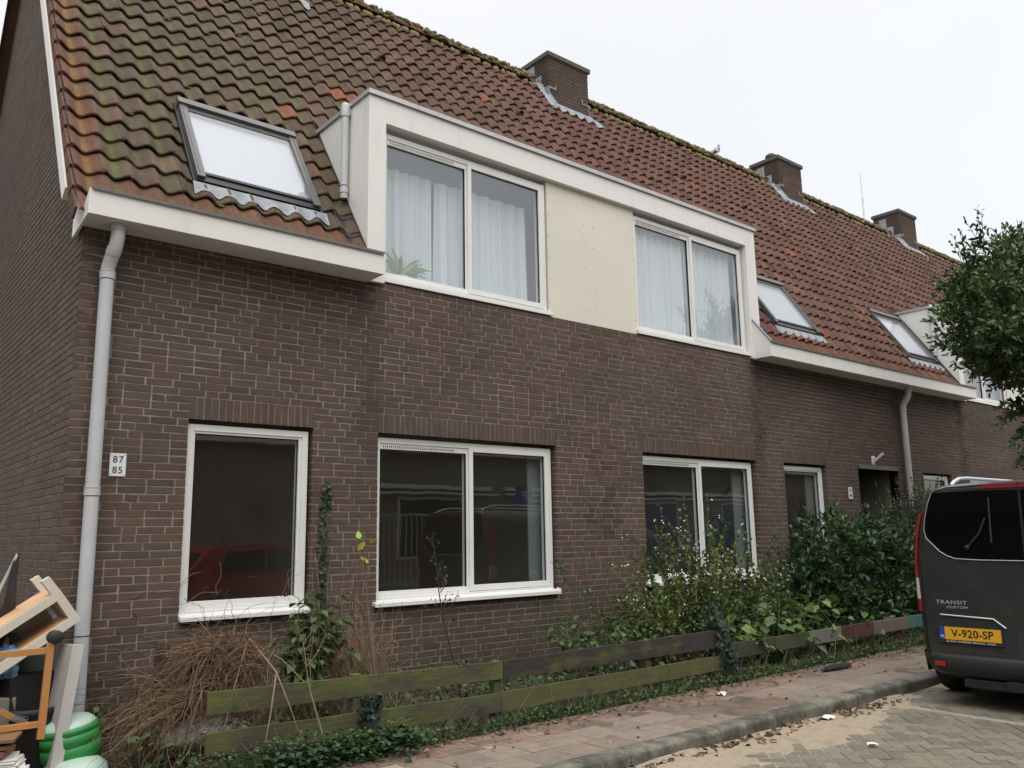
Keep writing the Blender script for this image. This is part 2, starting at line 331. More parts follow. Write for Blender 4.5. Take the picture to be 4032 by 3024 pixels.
# pavement slabs and the red clinker edge next to the gardens
V, F, T = [], [], []
for i in range(-30, 60):
    for j in range(2):
        b = random.uniform(.8, 1.15); paver(i*.30+.15+(j % 2)*.15, -2.51+j*.30, random.uniform(-.006, .006), .30, .30, (.20*b, .165*b, .13*b), .106)
    for j in range(3):
        for h2 in (0, 1.5):
            b = random.uniform(.7, 1.1); paver(i*.30+.1+h2*.1, -2.01+j*.105, random.uniform(-.03, .03), .2 if h2 == 0 else .1, .105, (.20*b, .125*b, .096*b), .105+random.uniform(-.004, .004))
sl = MB(); sl.add(V, np.array(F), np.array(T)); struct(sl.build('pavement', 'slab'))
rs = MB(); rs.box(-60, 80, -2.70, -1.80, -.1, .1015); struct(rs.build('pavement_bed', 'sand'))
# sand swept against the kerb and over the pavement edge
def sandz(X, Y):
    d = -2.81-Y; return -.011+.055*np.clip(vnoise(X, Y*1.5, 1.3, 3)-.22, 0, 1)*np.exp(-d*1.9)*1.4
struct(hf(-4.4, 14, -4.6, -2.815, 500, 70, sandz).build('sand_drift', 'sand'))
struct(hf(-4.4, 14, -2.66, -1.72, 500, 40, lambda X, Y: .0985+.030*np.clip(vnoise(X, Y, 2.0, 9)-.42, -.2, 1)+.03*np.clip((Y+1.86)*4, 0, 1)).build('pavement_sand', 'sand_pink'))

# ------------------------------------------------------------------ brick walls
CO = .0625; ZREF = 2.567
def btint(kind=0):
    q = random.random(); b = random.uniform(.82, 1.06)
    if q < .14: c = (.094, .074, .065)
    elif q < .45: c = (.108, .077, .061)
    elif q < .60: c = (.100, .074, .063)
    elif q < .9: c = (.120, .077, .060)
    else: c = (.126, .081, .063)
    if kind == 1: c = (.112+(c[0]-.11)*.35, .086+(c[1]-.08)*.3, .073+(c[2]-.06)*.3)
    if kind == 2: c = (c[0]*.8, c[1]*.85, c[2]*.85)
    c = tuple(.68*a+.32*m_ for a, m_ in zip(c, (.106, .076, .061)))
    return (c[0]*b*1.02, c[1]*b*1.0, c[2]*b*.97)
class Wall:
    """bricks laid in wild bond on a plane; o origin, U horizontal axis, N outward normal"""
    def __init__(s, o, U, N): s.o, s.U, s.N = np.array(o, float), np.array(U, float), np.array(N, float); s.V, s.F, s.T = [], [], []
    def brick(s, u0, u1, z0, z1, tint, d=.1, j=.0028):
        k = len(s.V); W = np.array([0, 0, 1.])
        for dep in (random.uniform(-.001, .0012), -d):
            for (a, b) in ((u0, z0), (u1, z0), (u1, z1), (u0, z1)):
                if dep > -.05: a += random.uniform(-j, j); b += random.uniform(-j, j)
                s.V.append(s.o+s.U*a+W*b+s.N*dep)
        for q in ((0, 1, 2, 3), (4, 5, 1, 0), (5, 6, 2, 1), (6, 7, 3, 2), (7, 4, 0, 3)): s.F.append([k+t for t in q]); s.T.append(tint)
    def lay(s, u0, u1, z0, z1, openings=(), kindf=None, rowfn=None):
        k0 = int(math.floor((z0-ZREF)/CO)); k1 = int(math.ceil((z1-ZREF)/CO))
        for k in range(k0, k1):
            za = ZREF+k*CO; zb = za+CO; zm = (za+zb)/2
            ivs = [(u0, u1)] if rowfn is None else [rowfn(zm)]
            for (a, b, c, d) in openings:
                if c < zm < d:
                    n = []
                    for (p, q) in ivs:
                        if b <= p or a >= q: n.append((p, q)); continue
                        if a > p: n.append((p, a))
                        if b < q: n.append((b, q))
                    ivs = n
            for (p, q) in ivs:
                if q-p < .03: continue
                x = p; first = True
                while x < q-.02:
                    L = .1075 if random.random() < .2 else .2175
                    if first: L = (.0525, .1075, .1625, .2175)[(k*3+random.randrange(2)) % 4]
                    first = False
                    if q-(x+L) < .07: L = q-x if q-x < .26 else L-.11
                    kd = kindf((x+L/2), zm) if kindf else 0
                    t = btint(kd[0] if isinstance(kd, tuple) else kd)
                    if isinstance(kd, tuple): t = tuple(c*q for c, q in zip(t, kd[1] if isinstance(kd[1], tuple) else (kd[1],)*3))
                    s.brick(x+.001, min(x+L, q)-.0125 if x+L < q-.001 else q, za+.0065, zb-.0065, t); x += L
    def soldiers(s, u0, u1, z0, z1, kind=0):
        n = round((u1-u0)/CO); w = (u1-u0)/n
        for i in range(n): s.brick(u0+i*w+.005, u0+(i+1)*w-.005, z0+.002, z1-.006, btint(kind), .1)
    def build(s, name, parent): m = MB(); m.add(np.array(s.V), np.array(s.F), np.array(s.T)); return m.build(name, 'brick', parent)
def mortar_mb(mb, o, U, N, u0, u1, z0, z1, openings, off=-.0045, thick=.12, fn=None):
    o, U, N = np.array(o, float), np.array(U, float), np.array(N, float); W = np.array([0, 0, 1.])
    us = sorted({u0, u1, *[a for a, b, c, d in openings], *[b for a, b, c, d in openings]}); zs = sorted({z0, z1, *[c for a, b, c, d in openings], *[d for a, b, c, d in openings]})
    if fn: us = sorted(set(us) | set(np.round(np.arange(u0, u1, .08), 4))); zs = sorted(set(zs) | set(np.round(np.arange(z0, z1, .14), 4)))
    us = [x for x in us if u0 <= x <= u1]; zs = [z for z in zs if z0 <= z <= z1]
    for a, b in zip(us, us[1:]):
        for c, d in zip(zs, zs[1:]):
            if any(p <= (a+b)/2 <= q and e <= (c+d)/2 <= h for p, q, e, h in openings): continue
            mb.add([o+U*a+W*c+N*off, o+U*b+W*c+N*off, o+U*b+W*d+N*off, o+U*a+W*d+N*off], np.array([(0, 1, 2, 3)]), fn((a+b)/2, (c+d)/2) if fn else (1, 1, 1))
    for a, b, c, d in openings:     # reveals
        a2, b2, c2, d2 = a-.004, b+.004, c-.004, d+.004
        for (p, q) in (((a2, c2), (a2, d2)), ((b2, d2), (b2, c2)), ((a2, d2), (b2, d2)), ((b2, c2), (a2, c2))):
            mb.add([o+U*p[0]+W*p[1]+N*off, o+U*q[0]+W*q[1]+N*off, o+U*q[0]+W*q[1]+N*(-thick), o+U*p[0]+W*p[1]+N*(-thick)], np.array([(0, 1, 2, 3)]))

# ------------------------------------------------------------------ roof frame
SL = 1.49; AN = math.atan(SL); CA, SA = math.cos(AN), math.sin(AN); YE, ZE = -.13, 4.25-.13*SL
RIDGE_Y = 3.65; RIDGE_Z = 4.25+SL*RIDGE_Y; SMAX = (RIDGE_Y-YE)/CA
def rp(x, s, n=0.): return np.array([x, YE+s*CA-n*SA, ZE+s*SA+n*CA])      # roof frame: along, up the slope, off the slope
def s_at_y(y): return (y-YE)/CA
TW, TE = .2165, SMAX/24
def tiles(mb, c0, c1, skip, colf, xorg=-2.775):
    nu = 11; tt = np.linspace(0, 1.1, nu); hump = lambda t: .060*(np.clip((1+np.cos(2*np.pi*(t-.04)))/2, 0, 1)**.95)
    h = hump(tt); Vs, Fs, Ts = [], [], []; k = 0
    for c in range(c0, c1):
        for rr in range(24):
            x = xorg+c*TW; s0 = rr*TE
            if skip(x+TW/2, s0+TE/2): continue
            L = TE+.05; dx, dn, ds = random.uniform(-.006, .006), random.uniform(-.003, .007), random.uniform(-.012, .012); rot = random.uniform(-.045, .045)
            prof = [(0, .033-.017), (0, .033), (.02, .034), (L*.5, .021), (L, -.004)]      # (slope, lift): front lip then the sheet
            ring = []
            for (sv, lift) in prof:
                u_ = x+tt*TW+dx
                for a_, b_ in ((DX0, DX1), (13.12, 19.7)):
                    if x < a_ < x+1.1*TW and YE+s0*CA < 1.15: u_ = np.minimum(u_, a_+.004)
                    if x < b_ < x+1.1*TW and YE+s0*CA < 1.15: u_ = np.maximum(u_, b_-.004)
                S = s0+sv+ds+(tt-.5)*TW*rot; n = h*(1-.12*sv/L)+lift+dn
                ring.append(np.stack([u_, YE+S*CA-n*SA, ZE+S*SA+n*CA], 1))
            V = np.concatenate(ring); m = len(prof)
            i = np.arange(m-1)[:, None]*nu; j = np.arange(nu-1)[None]
            F = np.stack([i+j, i+j+1, i+nu+j+1, i+nu+j], -1).reshape(-1, 4)
            Vs.append(V); Fs.append(F+k); k += len(V); c_, ct, am = colf(x, rr); tq = (tt[:-1]+tt[1:])/2; wt = am*np.exp(-((tq-.55)/.15)**2)[None, :, None]; Ts.append((np.tile(c_, (m-1, nu-1, 1))*(1-wt)+np.array(ct)*wt).reshape(-1, 3))
    mb.add(np.concatenate(Vs), np.concatenate(Fs), np.concatenate(Ts), smooth=True)
def tile_col(x, rr):
    """clay colour of one tile, colour of the algae washed down its trough, and how much of it"""
    q = random.random(); b = random.uniform(.88, 1.12)
    red = np.array([.120, .061, .046]); brown = np.array([.098, .068, .047]); oran = np.array([.17, .065, .038]); grn = np.array([.105, .108, .038]); pk = np.array([.150, .080, .064])
    w = np.clip((x+1.0)/6.0, 0, 1); c = brown*(1-w)+red*w
    col = (math.sin(round(x/TW)*12.9898)*43758.5) % 1
    am = np.clip(1-(x+2.5)/4.5, 0, 1)*(.25+.65*(col > .45)*random.uniform(.5, 1)) if x < 3 else (.12 if col > .8 else 0)
    c = c*(1-.25*am)+np.array([.085, .078, .036])*.25*am
    if x > 13: c = c*.8+brown*.2
    if q < (.012 if x > 0 else .004): c = oran*1.15
    elif q < .12: c = c*.5+pk*.5
    elif q < .2: c = c*.75
    if rr < 2: c = c*.45+oran*.5
    if x < -2.62: return np.array([.125, .060, .040])*b, np.array([.20, .115, .038]), .8
    return c*b*(.93+.14*col), grn*b, am

# ------------------------------------------------------------------ windows
def quad(m, x0, x1, y, z0, z1): m.add([(x0, y, z0), (x1, y, z0), (x1, y, z1), (x0, y, z1)], np.array([(0, 1, 2, 3)]))
def window(house, x0, x1, z0, z1, yf, kind, sill=True, curtain=None, gl='glass', vent=True, sillx=(.04, -.045), room=True, mull=None):
    """painted frame set in an opening; kind 'slide' (fixed left, sliding right) or 'fixed'."""
    m = MB(); p = MB(); ft = .06; yb = yf+.09
    zt = z1-.035; zb = z0+.055 if sill else z0
    ob = .085
    xl, xr = x0+.008, x1-.03
    m.box(xl, xl+.055, yf, yb, zb, zt); m.box(xr-.055, xr, yf, yb, zb, zt)                # jambs
    m.box(xl+.055, xr-.055, yf+.001, yb, zt-.055, zt); m.box(xl+.055, xr-.055, yf+.001, yb, zb, zb+.05)
    m.box(xl+.055, xr-.055, yf-.008, yb, zb+.005, zb+.022)                                 # drip moulding of the bottom rail
    sub = []
    if kind == 'slide':
        mx = mull if mull else (xl+xr)/2
        # fixed left light with a ventilation strip, sliding right sash proud of it
        gz1 = zt-.055
        if vent:
            m.box(xl+.055, mx-.03, yf+.012, yb-.01, gz1-.055, gz1)
            vs = MB(); n = 38; a, b = xl+.10, mx-.20
            for i in range(n): q = a+(b-a)*i/(n-1); vs.box(q-.0035, q+.0035, yf+.0095, yf+.0118, gz1-.043, gz1-.018)
            sub.append(('vent_slots', vs, 'black')); gzl = gz1-.055
        else: gzl = gz1
        m.box(mx-.035, mx-.012, yf+.012, yb, zb+.05, gz1); m.box(mx-.012, mx+.038, yf-.012, yb-.02, zb+.028, gz1+.012)  # meeting stiles
        m.box(xr-.10, xr-.056, yf-.010, yb-.02, zb+.028, gz1+.012); m.box(mx+.038, xr-.10, yf-.011, yb-.02, gz1-.035, gz1+.012); m.box(mx+.038, xr-.10, yf-.011, yb-.02, zb+.028, zb+.085)
        m.box(xl+.055, mx-.035, yf+.016, yb, zb+.05, zb+.075)
        quad(p, xl+.05, mx-.03, yf+.045, zb+.07, gzl+.004); quad(p, mx+.03, xr-.09, yf+.025, zb+.08, gz1-.03)
        seal = MB(); seal.box(mx-.0355, mx-.033, yf+.02, yf+.05, zb+.07, gzl); seal.box(xl+.055, mx-.035, yf+.03, yf+.044, gzl-.006, gzl); seal.box(mx+.039, xr-.101, yf+.008, yf+.024, gz1-.041, gz1-.035); seal.box(xr-.106, xr-.10, yf+.008, yf+.024, zb+.085, gz1-.035)
        sub.append(('glazing_seal', seal, 'black'))
    else:
        m.box(xl+.055, xl+.072, yf+.012, yb, zb+.05, zt-.055); m.box(xr-.085, xr-.055, yf+.012, yb, zb+.05, zt-.055)
        m.box(xl+.072, xr-.085, yf+.012, yb, zt-.075, zt-.055); m.box(xl+.072, xr-.085, yf+.012, yb, zb+.05, zb+.09)
        quad(p, xl+.07, xr-.08, yf+.045, zb+.085, zt-.07)
        seal = MB(); seal.box(xl+.073, xr-.086, yf+.03, yf+.044, zt-.081, zt-.075); seal.box(xr-.091, xr-.085, yf+.03, yf+.044, zb+.09, zt-.075); sub.append(('glazing_seal', seal, 'black'))
    w = m.build('window', 'frame', house, bevel=.0025)
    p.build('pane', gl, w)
    for n_, b_, mt in sub: b_.build(n_, mt, w)
    if sill:
        s_ = MB(); a, b = x0-sillx[0], x1+sillx[1]
        s_.prism([(-.065, z0-.0), (-.065, z0+.034), (-.062, z0+.036), (yf+.01, z0+.062), (yf+.01, z0+.03), (-.055, z0)][::-1], a, b, 0)
        s_.prism([(-.066, z0-.002), (-.066, z0+.050), (.0, z0+.066), (.0, z0-.002)][::-1], b, b+.012, 0)
        s_.build('sill', 'frame', w, bevel=.002)
        g_ = MB(); g_.box(x0+.002, x1-.002, yf+.02, yf+.09, z0, z0+.06); g_.build('gap_filler', 'black', w)
    return w
def room(house, x0, x1, z0, z1, y0, y1, mt='interior'):
    m = MB(); V = [(x, y, z) for z in (z0, z1) for y in (y0, y1) for x in (x0, x1)]
    m.add(V, np.array([(0, 1, 3, 2), (4, 6, 7, 5), (2, 3, 7, 6), (0, 2, 6, 4), (1, 5, 7, 3)])); return m.build('room', mt, house)
def curtain(w, x0, x1, z0, z1, y, seed=0, gaps=(), amp=.03, mt='curtain'):
    n = 220; xs = np.linspace(x0, x1, n); V, F = [], []
    ph = np.cumsum(np.abs(vnoise(xs[None]*3.1, xs[None]*0+seed, 2.2, seed)[0]))*(x1-x0)*.42
    yy = y+amp*np.sin(ph)+amp*.5*np.sin(ph*2.3+1); yt = y+amp*.4*np.sin(ph)
    for k in range(n): V += [(xs[k], yt[k], z1), (xs[k]+.01*math.sin(ph[k]), yy[k], z0)]
    for k in range(n-1):
        if any(a < xs[k] < b for a, b in gaps): continue
        F.append((2*k, 2*k+1, 2*k+3, 2*k+2))
    m = MB(); m.add(V, np.array(F), smooth=True); return m.build('curtain', mt, w)

# ------------------------------------------------------------------ terrace house, near one
H1 = thing('terraced_house', (3.8, 3.6, ZG), 'brown brick end-of-row house with long white dormer, five windows and mossy pantile roof', 'house', 'brick houses in the terrace')
H2 = thing('terraced_house', (20, 3.6, ZG), 'brown brick house further along the row, half hidden behind the tree and van', 'house', 'brick houses in the terrace')
XL, XJ, XR = -2.69, 10.30, 31.0
Z0W, ZTW = .04, 4.05
W1 = (-1.795, -.67, .942, ZREF); W2 = (0, 2.3125, .942, ZREF); W3 = (3.765, 6.14, .942, ZREF); W4 = (6.84, 7.99, .942, ZREF); D1 = (8.96, 10.28-.0, .0, ZREF)
W5 = (11.24, 12.37, .942, ZREF); W6 = (13.16, 15.47, .942, ZREF); W7 = (17.0, 19.3, .942, ZREF); W8 = (20.2, 21.3, .942, ZREF)
def stain_shade(x, z):
    k = 1.
    for xc, zt in ((-.10, 3.9), (6.28, 4.0), (13.0, 4.0)):
        d = abs(x-xc-.04*math.sin(z*9)); 
        if z > 1.5: k *= 1-.50*math.exp(-(d/.13)**2)*min(1, (z-1.5)/1.4)*(.8+.2*math.sin(z*5+xc))
    d = abs(x-3.05)
    if d < .25 and 1.5 < z < 2.6 and random.random() < .5: k *= .75
    k *= .93+.14*math.sin(x*1.7+2*math.sin(z*1.3))**2
    if z > 3.2 and (x < -.2 or x > 6.3): k *= .9  # shade under the eaves painted into the brick and mortar tint
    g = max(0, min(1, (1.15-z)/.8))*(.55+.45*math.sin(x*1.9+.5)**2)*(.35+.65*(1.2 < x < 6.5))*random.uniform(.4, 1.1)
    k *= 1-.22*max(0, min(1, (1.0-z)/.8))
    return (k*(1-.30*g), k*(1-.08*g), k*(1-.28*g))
def k1(x, z):
    kd = 0
    if 6.3 < x < 9.3 and random.random() < .8: kd = 1
    if x < -.2 and z > 2.2 and random.random() < .55: kd = 1
    if x > 10.2: kd = 1 if random.random() < .6 else 2
    return (kd, stain_shade(x, z))
DX0, DX1 = -.17, 6.41
def extra_open(ops): return [(a, b, c, d) for a, b, c, d in ops]
wl = Wall((0, 0, 0), (1, 0, 0), (0, -1, 0))
ops1 = [W1, W2, W3, W4, D1]
lint = lambda W: (W[0], W[1], W[3], W[3]+3*CO)
D1L = (D1[0]-.0, D1[1], D1[3], D1[3]+.0625)
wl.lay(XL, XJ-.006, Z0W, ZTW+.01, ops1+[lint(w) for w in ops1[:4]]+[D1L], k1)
for w in ops1[:4]: wl.soldiers(w[0], w[1], w[3], w[3]+3*CO, 1 if w is W4 else 0)
wl.build('front_wall', H1)
mm = MB(); mortar_mb(mm, (0, 0, 0), (1, 0, 0), (0, -1, 0), XL+.006, XJ-.006, Z0W, ZTW+.01, [W1, W2, W3, W4, (D1[0], D1[1], Z0W, D1[3])], fn=stain_shade); mm.build('wall_joints', 'mortar', H1)
# gable wall
GY = 2*RIDGE_Y
wg = Wall((XL, 0, 0), (0, -1, 0), (-1, 0, 0))
def groof(z):
    y = max((z-4.12)/SL, 0)
    return (-(GY-max((z-4.12)/SL, 0)), -y-.0)
wg.lay(0, 0, Z0W, RIDGE_Z-.15, (), lambda x, z: (1 if random.random() < .6 else 0, (1.25, 1.28, 1.25)), groof)  # brick tint raised to paint in the sky light on this side
wg.build('gable_wall', H1)
mg = MB(); zt_ = RIDGE_Z-.12
mg.add([(XL+.006, 0.006, Z0W), (XL+.006, GY, Z0W), (XL+.006, GY, 4.10), (XL+.006, RIDGE_Y, RIDGE_Z-.13), (XL+.006, .006, 4.10)], [(0, 4, 3, 2, 1)]); mg.build('gable_joints', 'mortar', H1)
# far house
w2 = Wall((0, 0, 0), (1, 0, 0), (0, -1, 0)); ops2 = [W5, W6, W7, W8]
w2.lay(XJ+.006, 24, Z0W, ZTW+.01, ops2+[lint(w) for w in ops2], k1)
for w in ops2: w2.soldiers(w[0], w[1], w[3], w[3]+3*CO, 1)
w2.build('front_wall', H2)
mm = MB(); mortar_mb(mm, (0, 0, 0), (1, 0, 0), (0, -1, 0), XJ+.006, XR, Z0W, ZTW+.01, ops2, fn=stain_shade); mm.box(23.9, XR, -.004, .0, Z0W, 4.05); mm.build('wall_joints', 'mortar_dark', H2)
# back and end faces close the volumes so no light leaks in
for H, a, b in ((H1, XL+.1, XJ-.01), (H2, XJ+.01, XR)):
    m = MB(); m.box(a, b, GY-.1, GY, Z0W, 4.0); m.box(b-.02, b, .15, GY, Z0W, 4.0); m.build('rear_wall', 'mortar', H)
m = MB(); m.box(XJ-.0058, XJ+.0058, -.0005, .1, Z0W, 4.03); m.build('expansion_joint', 'joint', H1)
# ground floor windows
w = window(H1, *W1, .045, 'fixed', sillx=(.005, .0)); 
w = window(H1, *W2, .065, 'slide', mull=1.14)
wn3 = window(H1, *W3, .065, 'slide', mull=4.93)
sl_ = MB()
for k in range(34):
    z = 1.12+k*.026
    sl_.add([(3.83, .20, z), (5.95, .20, z), (5.95, .214, z+.012), (3.83, .214, z+.012)], np.array([(0, 1, 2, 3)]))
sl_.build('blind', 'slat', wn3)
m = MB(); m.box(5.82, 6.06, .19, .21, 1.0, 2.5); m.build('curtain', 'drape', wn3)
w4_ = window(H1, *W4, .065, 'fixed')
for (a, b, c, d), H in ((W1, H1), (W2, H1), (W3, H1), (W4, H1), (W5, H2), (W6, H2), (W7, H2), (W8, H2)): room(H, a-.3, b+.3, c-.2, d+.05, .125, 3.2)
window(H2, *W5, .065, 'fixed'); window(H2, *W6, .065, 'slide'); window(H2, *W7, .065, 'slide'); window(H2, *W8, .065, 'fixed')
m = MB(); m.box(2.05, 2.26, .20, .22, 1.0, 2.5); m.build('curtain', 'drape', [c for c in H1.children if c.name.startswith('window')][1])
m = MB(); m.box(7.70, 7.95, .20, .22, 1.0, 2.5); m.build('curtain', 'drape', w4_)
# recessed porch with steel lintel
m = MB(); x0, x1, zt = D1[0], D1[1], 2.555
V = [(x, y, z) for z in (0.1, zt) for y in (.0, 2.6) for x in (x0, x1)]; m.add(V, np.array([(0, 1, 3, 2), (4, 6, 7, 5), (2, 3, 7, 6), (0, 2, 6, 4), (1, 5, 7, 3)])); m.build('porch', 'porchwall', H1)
m = MB(); m.box(x0-.005, x1+.04, -.022, .05, zt, zt+.064); m.build('porch_lintel', 'greymetal', H1, bevel=.003)
m = MB(); m.box(x0+.25, x1-.15, 2.48, 2.55, .12, 2.3); m.build('front_door', 'darkmetal', H1)
# flag holder over the porch
m = MB(); m.box(9.42, 9.52, -.012, 0, 2.64, 2.78); m.prism([(-.012, 2.66), (-.012, 2.76), (-.06, 2.74)], 9.45, 9.49, 0)
m.tube([(9.47, -.01, 2.68), (9.50, -.16, 2.80)], .022, 10); m.tube([(9.498, -.15, 2.79), (9.502, -.17, 2.81)], .028, 10); m.build('flag_holder', 'frame', H1)

# ------------------------------------------------------------------ gutters (white timber boxes) and downpipes
GF, GZ0, GZ1 = -.324, 4.034, 4.236
def gutter(H, xa, xb, left_end=None, right_end=None):
    m = MB(); m.box(xa, xb, GF, GF+.018, GZ0, GZ1); m.box(xa, xb, GF+.018, -.0, GZ0, GZ0+.018)
    g_ = m.build('gutter', 'white', H, bevel=.002)
    t = MB(); t.box(xa-.005, xb+.01, GF-.022, GF+.03, GZ1, GZ1+.014); t.box(xa, xb, GF-.022, GF-.016, GZ1-.01, GZ1+.001); t.build('gutter_trim', 'trim', g_)
    b = MB(); b.box(xa, xb, GF+.02, .05, GZ1-.10, GZ1-.09); b.build('gutter_bed', 'black', g_)
    return g_
ga = gutter(H1, -2.715, -.155)
m = MB(); m.prism([(GF, GZ0), (.16, 3.97), (.16, 4.25-.02+SL*.16-.12), (-.18, GZ1-.1), (GF, GZ1)], -2.735, -2.715, 0); m.build('gutter_end', 'white', ga)
m = MB(); m.box(-.1555, -.148, GF, 0, GZ0, GZ1-.005); m.build('gutter_end', 'white', ga)
gb = gutter(H1, 6.235, XJ-.001)
m = MB(); m.prism([(GF, GZ0), (-.0, GZ0), (.0, 4.66), (GF, GZ1)], 6.215, 6.235, 0); m.build('gutter_end', 'white', gb)
m = MB(); m.prism([(GF-.01, GZ1-.002), (.0, 4.66), (.0, 4.69), (GF-.01, GZ1+.028)], 6.205, 6.25, 0); m.build('gutter_end_trim', 'lead', gb)
gc = gutter(H2, XJ+.001, 13.08)
m = MB(); m.box(13.08, 13.10, GF, 0, GZ0, GZ1-.004); m.build('gutter_end', 'white', gc)
gd = gutter(H2, 19.85, XR)
def downpipe(H, x):
    m = MB(); r_ = .052
    m.tube([(x+.03, -.19, 4.04), (x+.03, -.19, 3.93), (x+.025, -.18, 3.87), (x+.008, -.115, 3.76), (x, -.085, 3.70), (x, -.08, 3.6), (x, -.08, .1)], r_, 18)
    for z in (3.64, 1.95): m.tube([(x, -.08, z-.03), (x, -.08, z+.03)], r_+.006, 18); m.tube([(x, -.08, z+.028), (x, -.08, z+.034)], r_+.009, 18)
    m.tube([(x+.03, -.19, 3.98), (x+.03, -.19, 4.03)], r_+.006, 18); m.tube([(x+.02, -.165, 3.845), (x+.014, -.14, 3.80)], r_+.004, 18)
    p_ = m.build('downpipe', 'pvc', H)
    for z in (3.605, 1.915, .9): k = MB(); k.tube([(x, -.08, z), (x, -.08, z+.006)], r_+.002, 18); k.build('pipe_ring', 'darkmetal', p_)
downpipe(H1, -2.51)
downpipe(H2, 10.53)

# ------------------------------------------------------------------ dormers
def dormer(H, x0, x1, full=True):
    zt, zb = 6.03, 4.045; yf = -.045; yb = (zt-4.2)/SL+.1
    m = MB(); iw0, iw1, iz1 = x0+.20, x1-.235, 5.745
    m.box(x0, iw0, yf, .14, zb, zt); m.box(iw1, x1, yf, .14, zb, zt); m.box(iw0, iw1, yf+.0005, .14, iz1, zt-.001)
    # cheeks
    for a, b in ((x0+.001, x0+.03), (x1-.03, x1-.001)): m.prism([(.14, 4.3), (.14, zt), (yb, zt), (yb, zt-.1)], a, b, 0)
    d = m.build('dormer', 'white', H, bevel=.003)
    t = MB(); t.box(x0-.02, x1+.02, yf-.025, yb, zt+.012, zt+.03); t.box(x0-.02, x1+.02, yf-.027, yf-.022, zt-.02, zt+.029); t.box(x0-.022, x0-.018, yf-.02, yb, zt-.02, zt+.029); t.box(x1+.018, x1+.022, yf-.02, yb, zt-.02, zt+.029); t.build('dormer_roof_edge', 'alu', d)
    t = MB(); t.box(x0-.002, x1+.002, yf-.005, yb, zt-.004, zt+.008); t.build('shadow_strip', 'trim', d)
    # lead soakers along the cheeks
    for sx, xx in ((-1, x0), (1, x1)):
        l = MB(); pts = []
        s0, s1 = s_at_y(-.10 if sx < 0 else .05), s_at_y(yb-.12)
        V = []
        for s_ in np.linspace(s0, s1, 12):
            a = rp(xx, s_, .0); V += [a+[sx*.004, 0, -.02], a+[sx*.004, 0, .19], rp(xx+sx*.09, s_, .055), ]
        F = []
        for i in range(11): F += [(3*i, 3*i+1, 3*i+4, 3*i+3)]
        l.add(V, F); l.build('flashing', 'lead' if sx > 0 else 'greymetal', d)
    return d
dm = dormer(H1, DX0, DX1)
def dormer_front(H, x0, wa, pan, wb, zb=4.125):
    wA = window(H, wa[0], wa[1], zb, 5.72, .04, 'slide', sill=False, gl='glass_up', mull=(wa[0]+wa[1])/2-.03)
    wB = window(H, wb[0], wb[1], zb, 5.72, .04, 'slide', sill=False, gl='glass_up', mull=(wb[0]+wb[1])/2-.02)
    m = MB(); m.box(pan[0]+.01, pan[1]-.01, .022, .10, 4.072, 5.745)
    p_ = m.build('panel', 'cream', H)
    s_ = MB()
    for xx in (pan[0]+.03, pan[0]+.62, pan[0]+.78, pan[1]-.03):
        for z in np.arange(4.25, 5.65, .27): s_.lathe([(0, 0), (.007, 0), (.007, .003), (0, .003)], 8, (xx, .0205, z), 'y')
    s_.build('panel_screw', 'trim', p_)
    for (a, b), w_ in ((wa, wA), (wb, wB)):
        m = MB(); m.box(a-.02, b+.02, -.015, .10, zb-.045, zb+.004); m.box(a-.02, b+.02, -.02, .0, zb-.05, zb-.02); m.build('sill', 'frame', w_, bevel=.002)
    return wA, wB
wA, wB = dormer_front(H1, DX0, (.03, 2.29), (2.27, 3.81), (3.79, 6.18))
curtain(wA, .1, 2.2, 4.2, 5.45, .30, 1, gaps=((.80, .86),), amp=.045)
curtain(wB, 3.86, 6.05, 4.2, 5.68, .17, 4, amp=.035)
room(H1, -.1, 3.0, 4.12, 5.85, .145, .9, 'interior_light'); room(H1, 3.3, 6.3, 4.12, 5.85, .145, .7, 'interior_light')
dm2 = dormer(H2, 13.12, 19.7)
wC, wD = dormer_front(H2, 13.12, (13.32, 15.58), (15.56, 17.1), (17.08, 19.47))
curtain(wC, 13.4, 15.5, 4.2, 5.6, .25, 7); curtain(wD, 17.2, 19.4, 4.2, 5.6, .25, 8)
room(H2, 13.2, 19.6, 4.15, 5.85, .14, .9, 'interior_light')
m = MB()
for k in range(40): m.box(13.4, 15.5, .2, .212, 4.2+k*.036, 4.222+k*.036)
m.build('blind', 'blind', wC)
def dormer_pipe(H, x):
    m = MB(); y = .36
    m.tube([(x-.05, y, 5.0), (x-.05, y, 6.0)], .038, 14); m.lathe([(.046, 5.90), (.046, 6.02), (.040, 6.045), (.02, 6.06), (0, 6.062)], 16, (x-.05, y, 0)); m.box(x-.05, x+.01, y-.035, y+.035, 5.93, 6.01)
    m.tube([(x-.05, y, 5.06), (x-.05, y, 5.12)], .045, 14); m.tube([(x-.05, y, 5.14), (x-.05, y, 5.15)], .047, 14)
    p_ = m.build('dormer_pipe', 'pvc', H)
    k = MB(); k.tube([(x-.05, y, 4.985), (x-.05, y, 5.005)], .033, 12); k.build('pipe_mouth', 'black', p_)
dormer_pipe(H1, DX0); dormer_pipe(H2, 13.12)
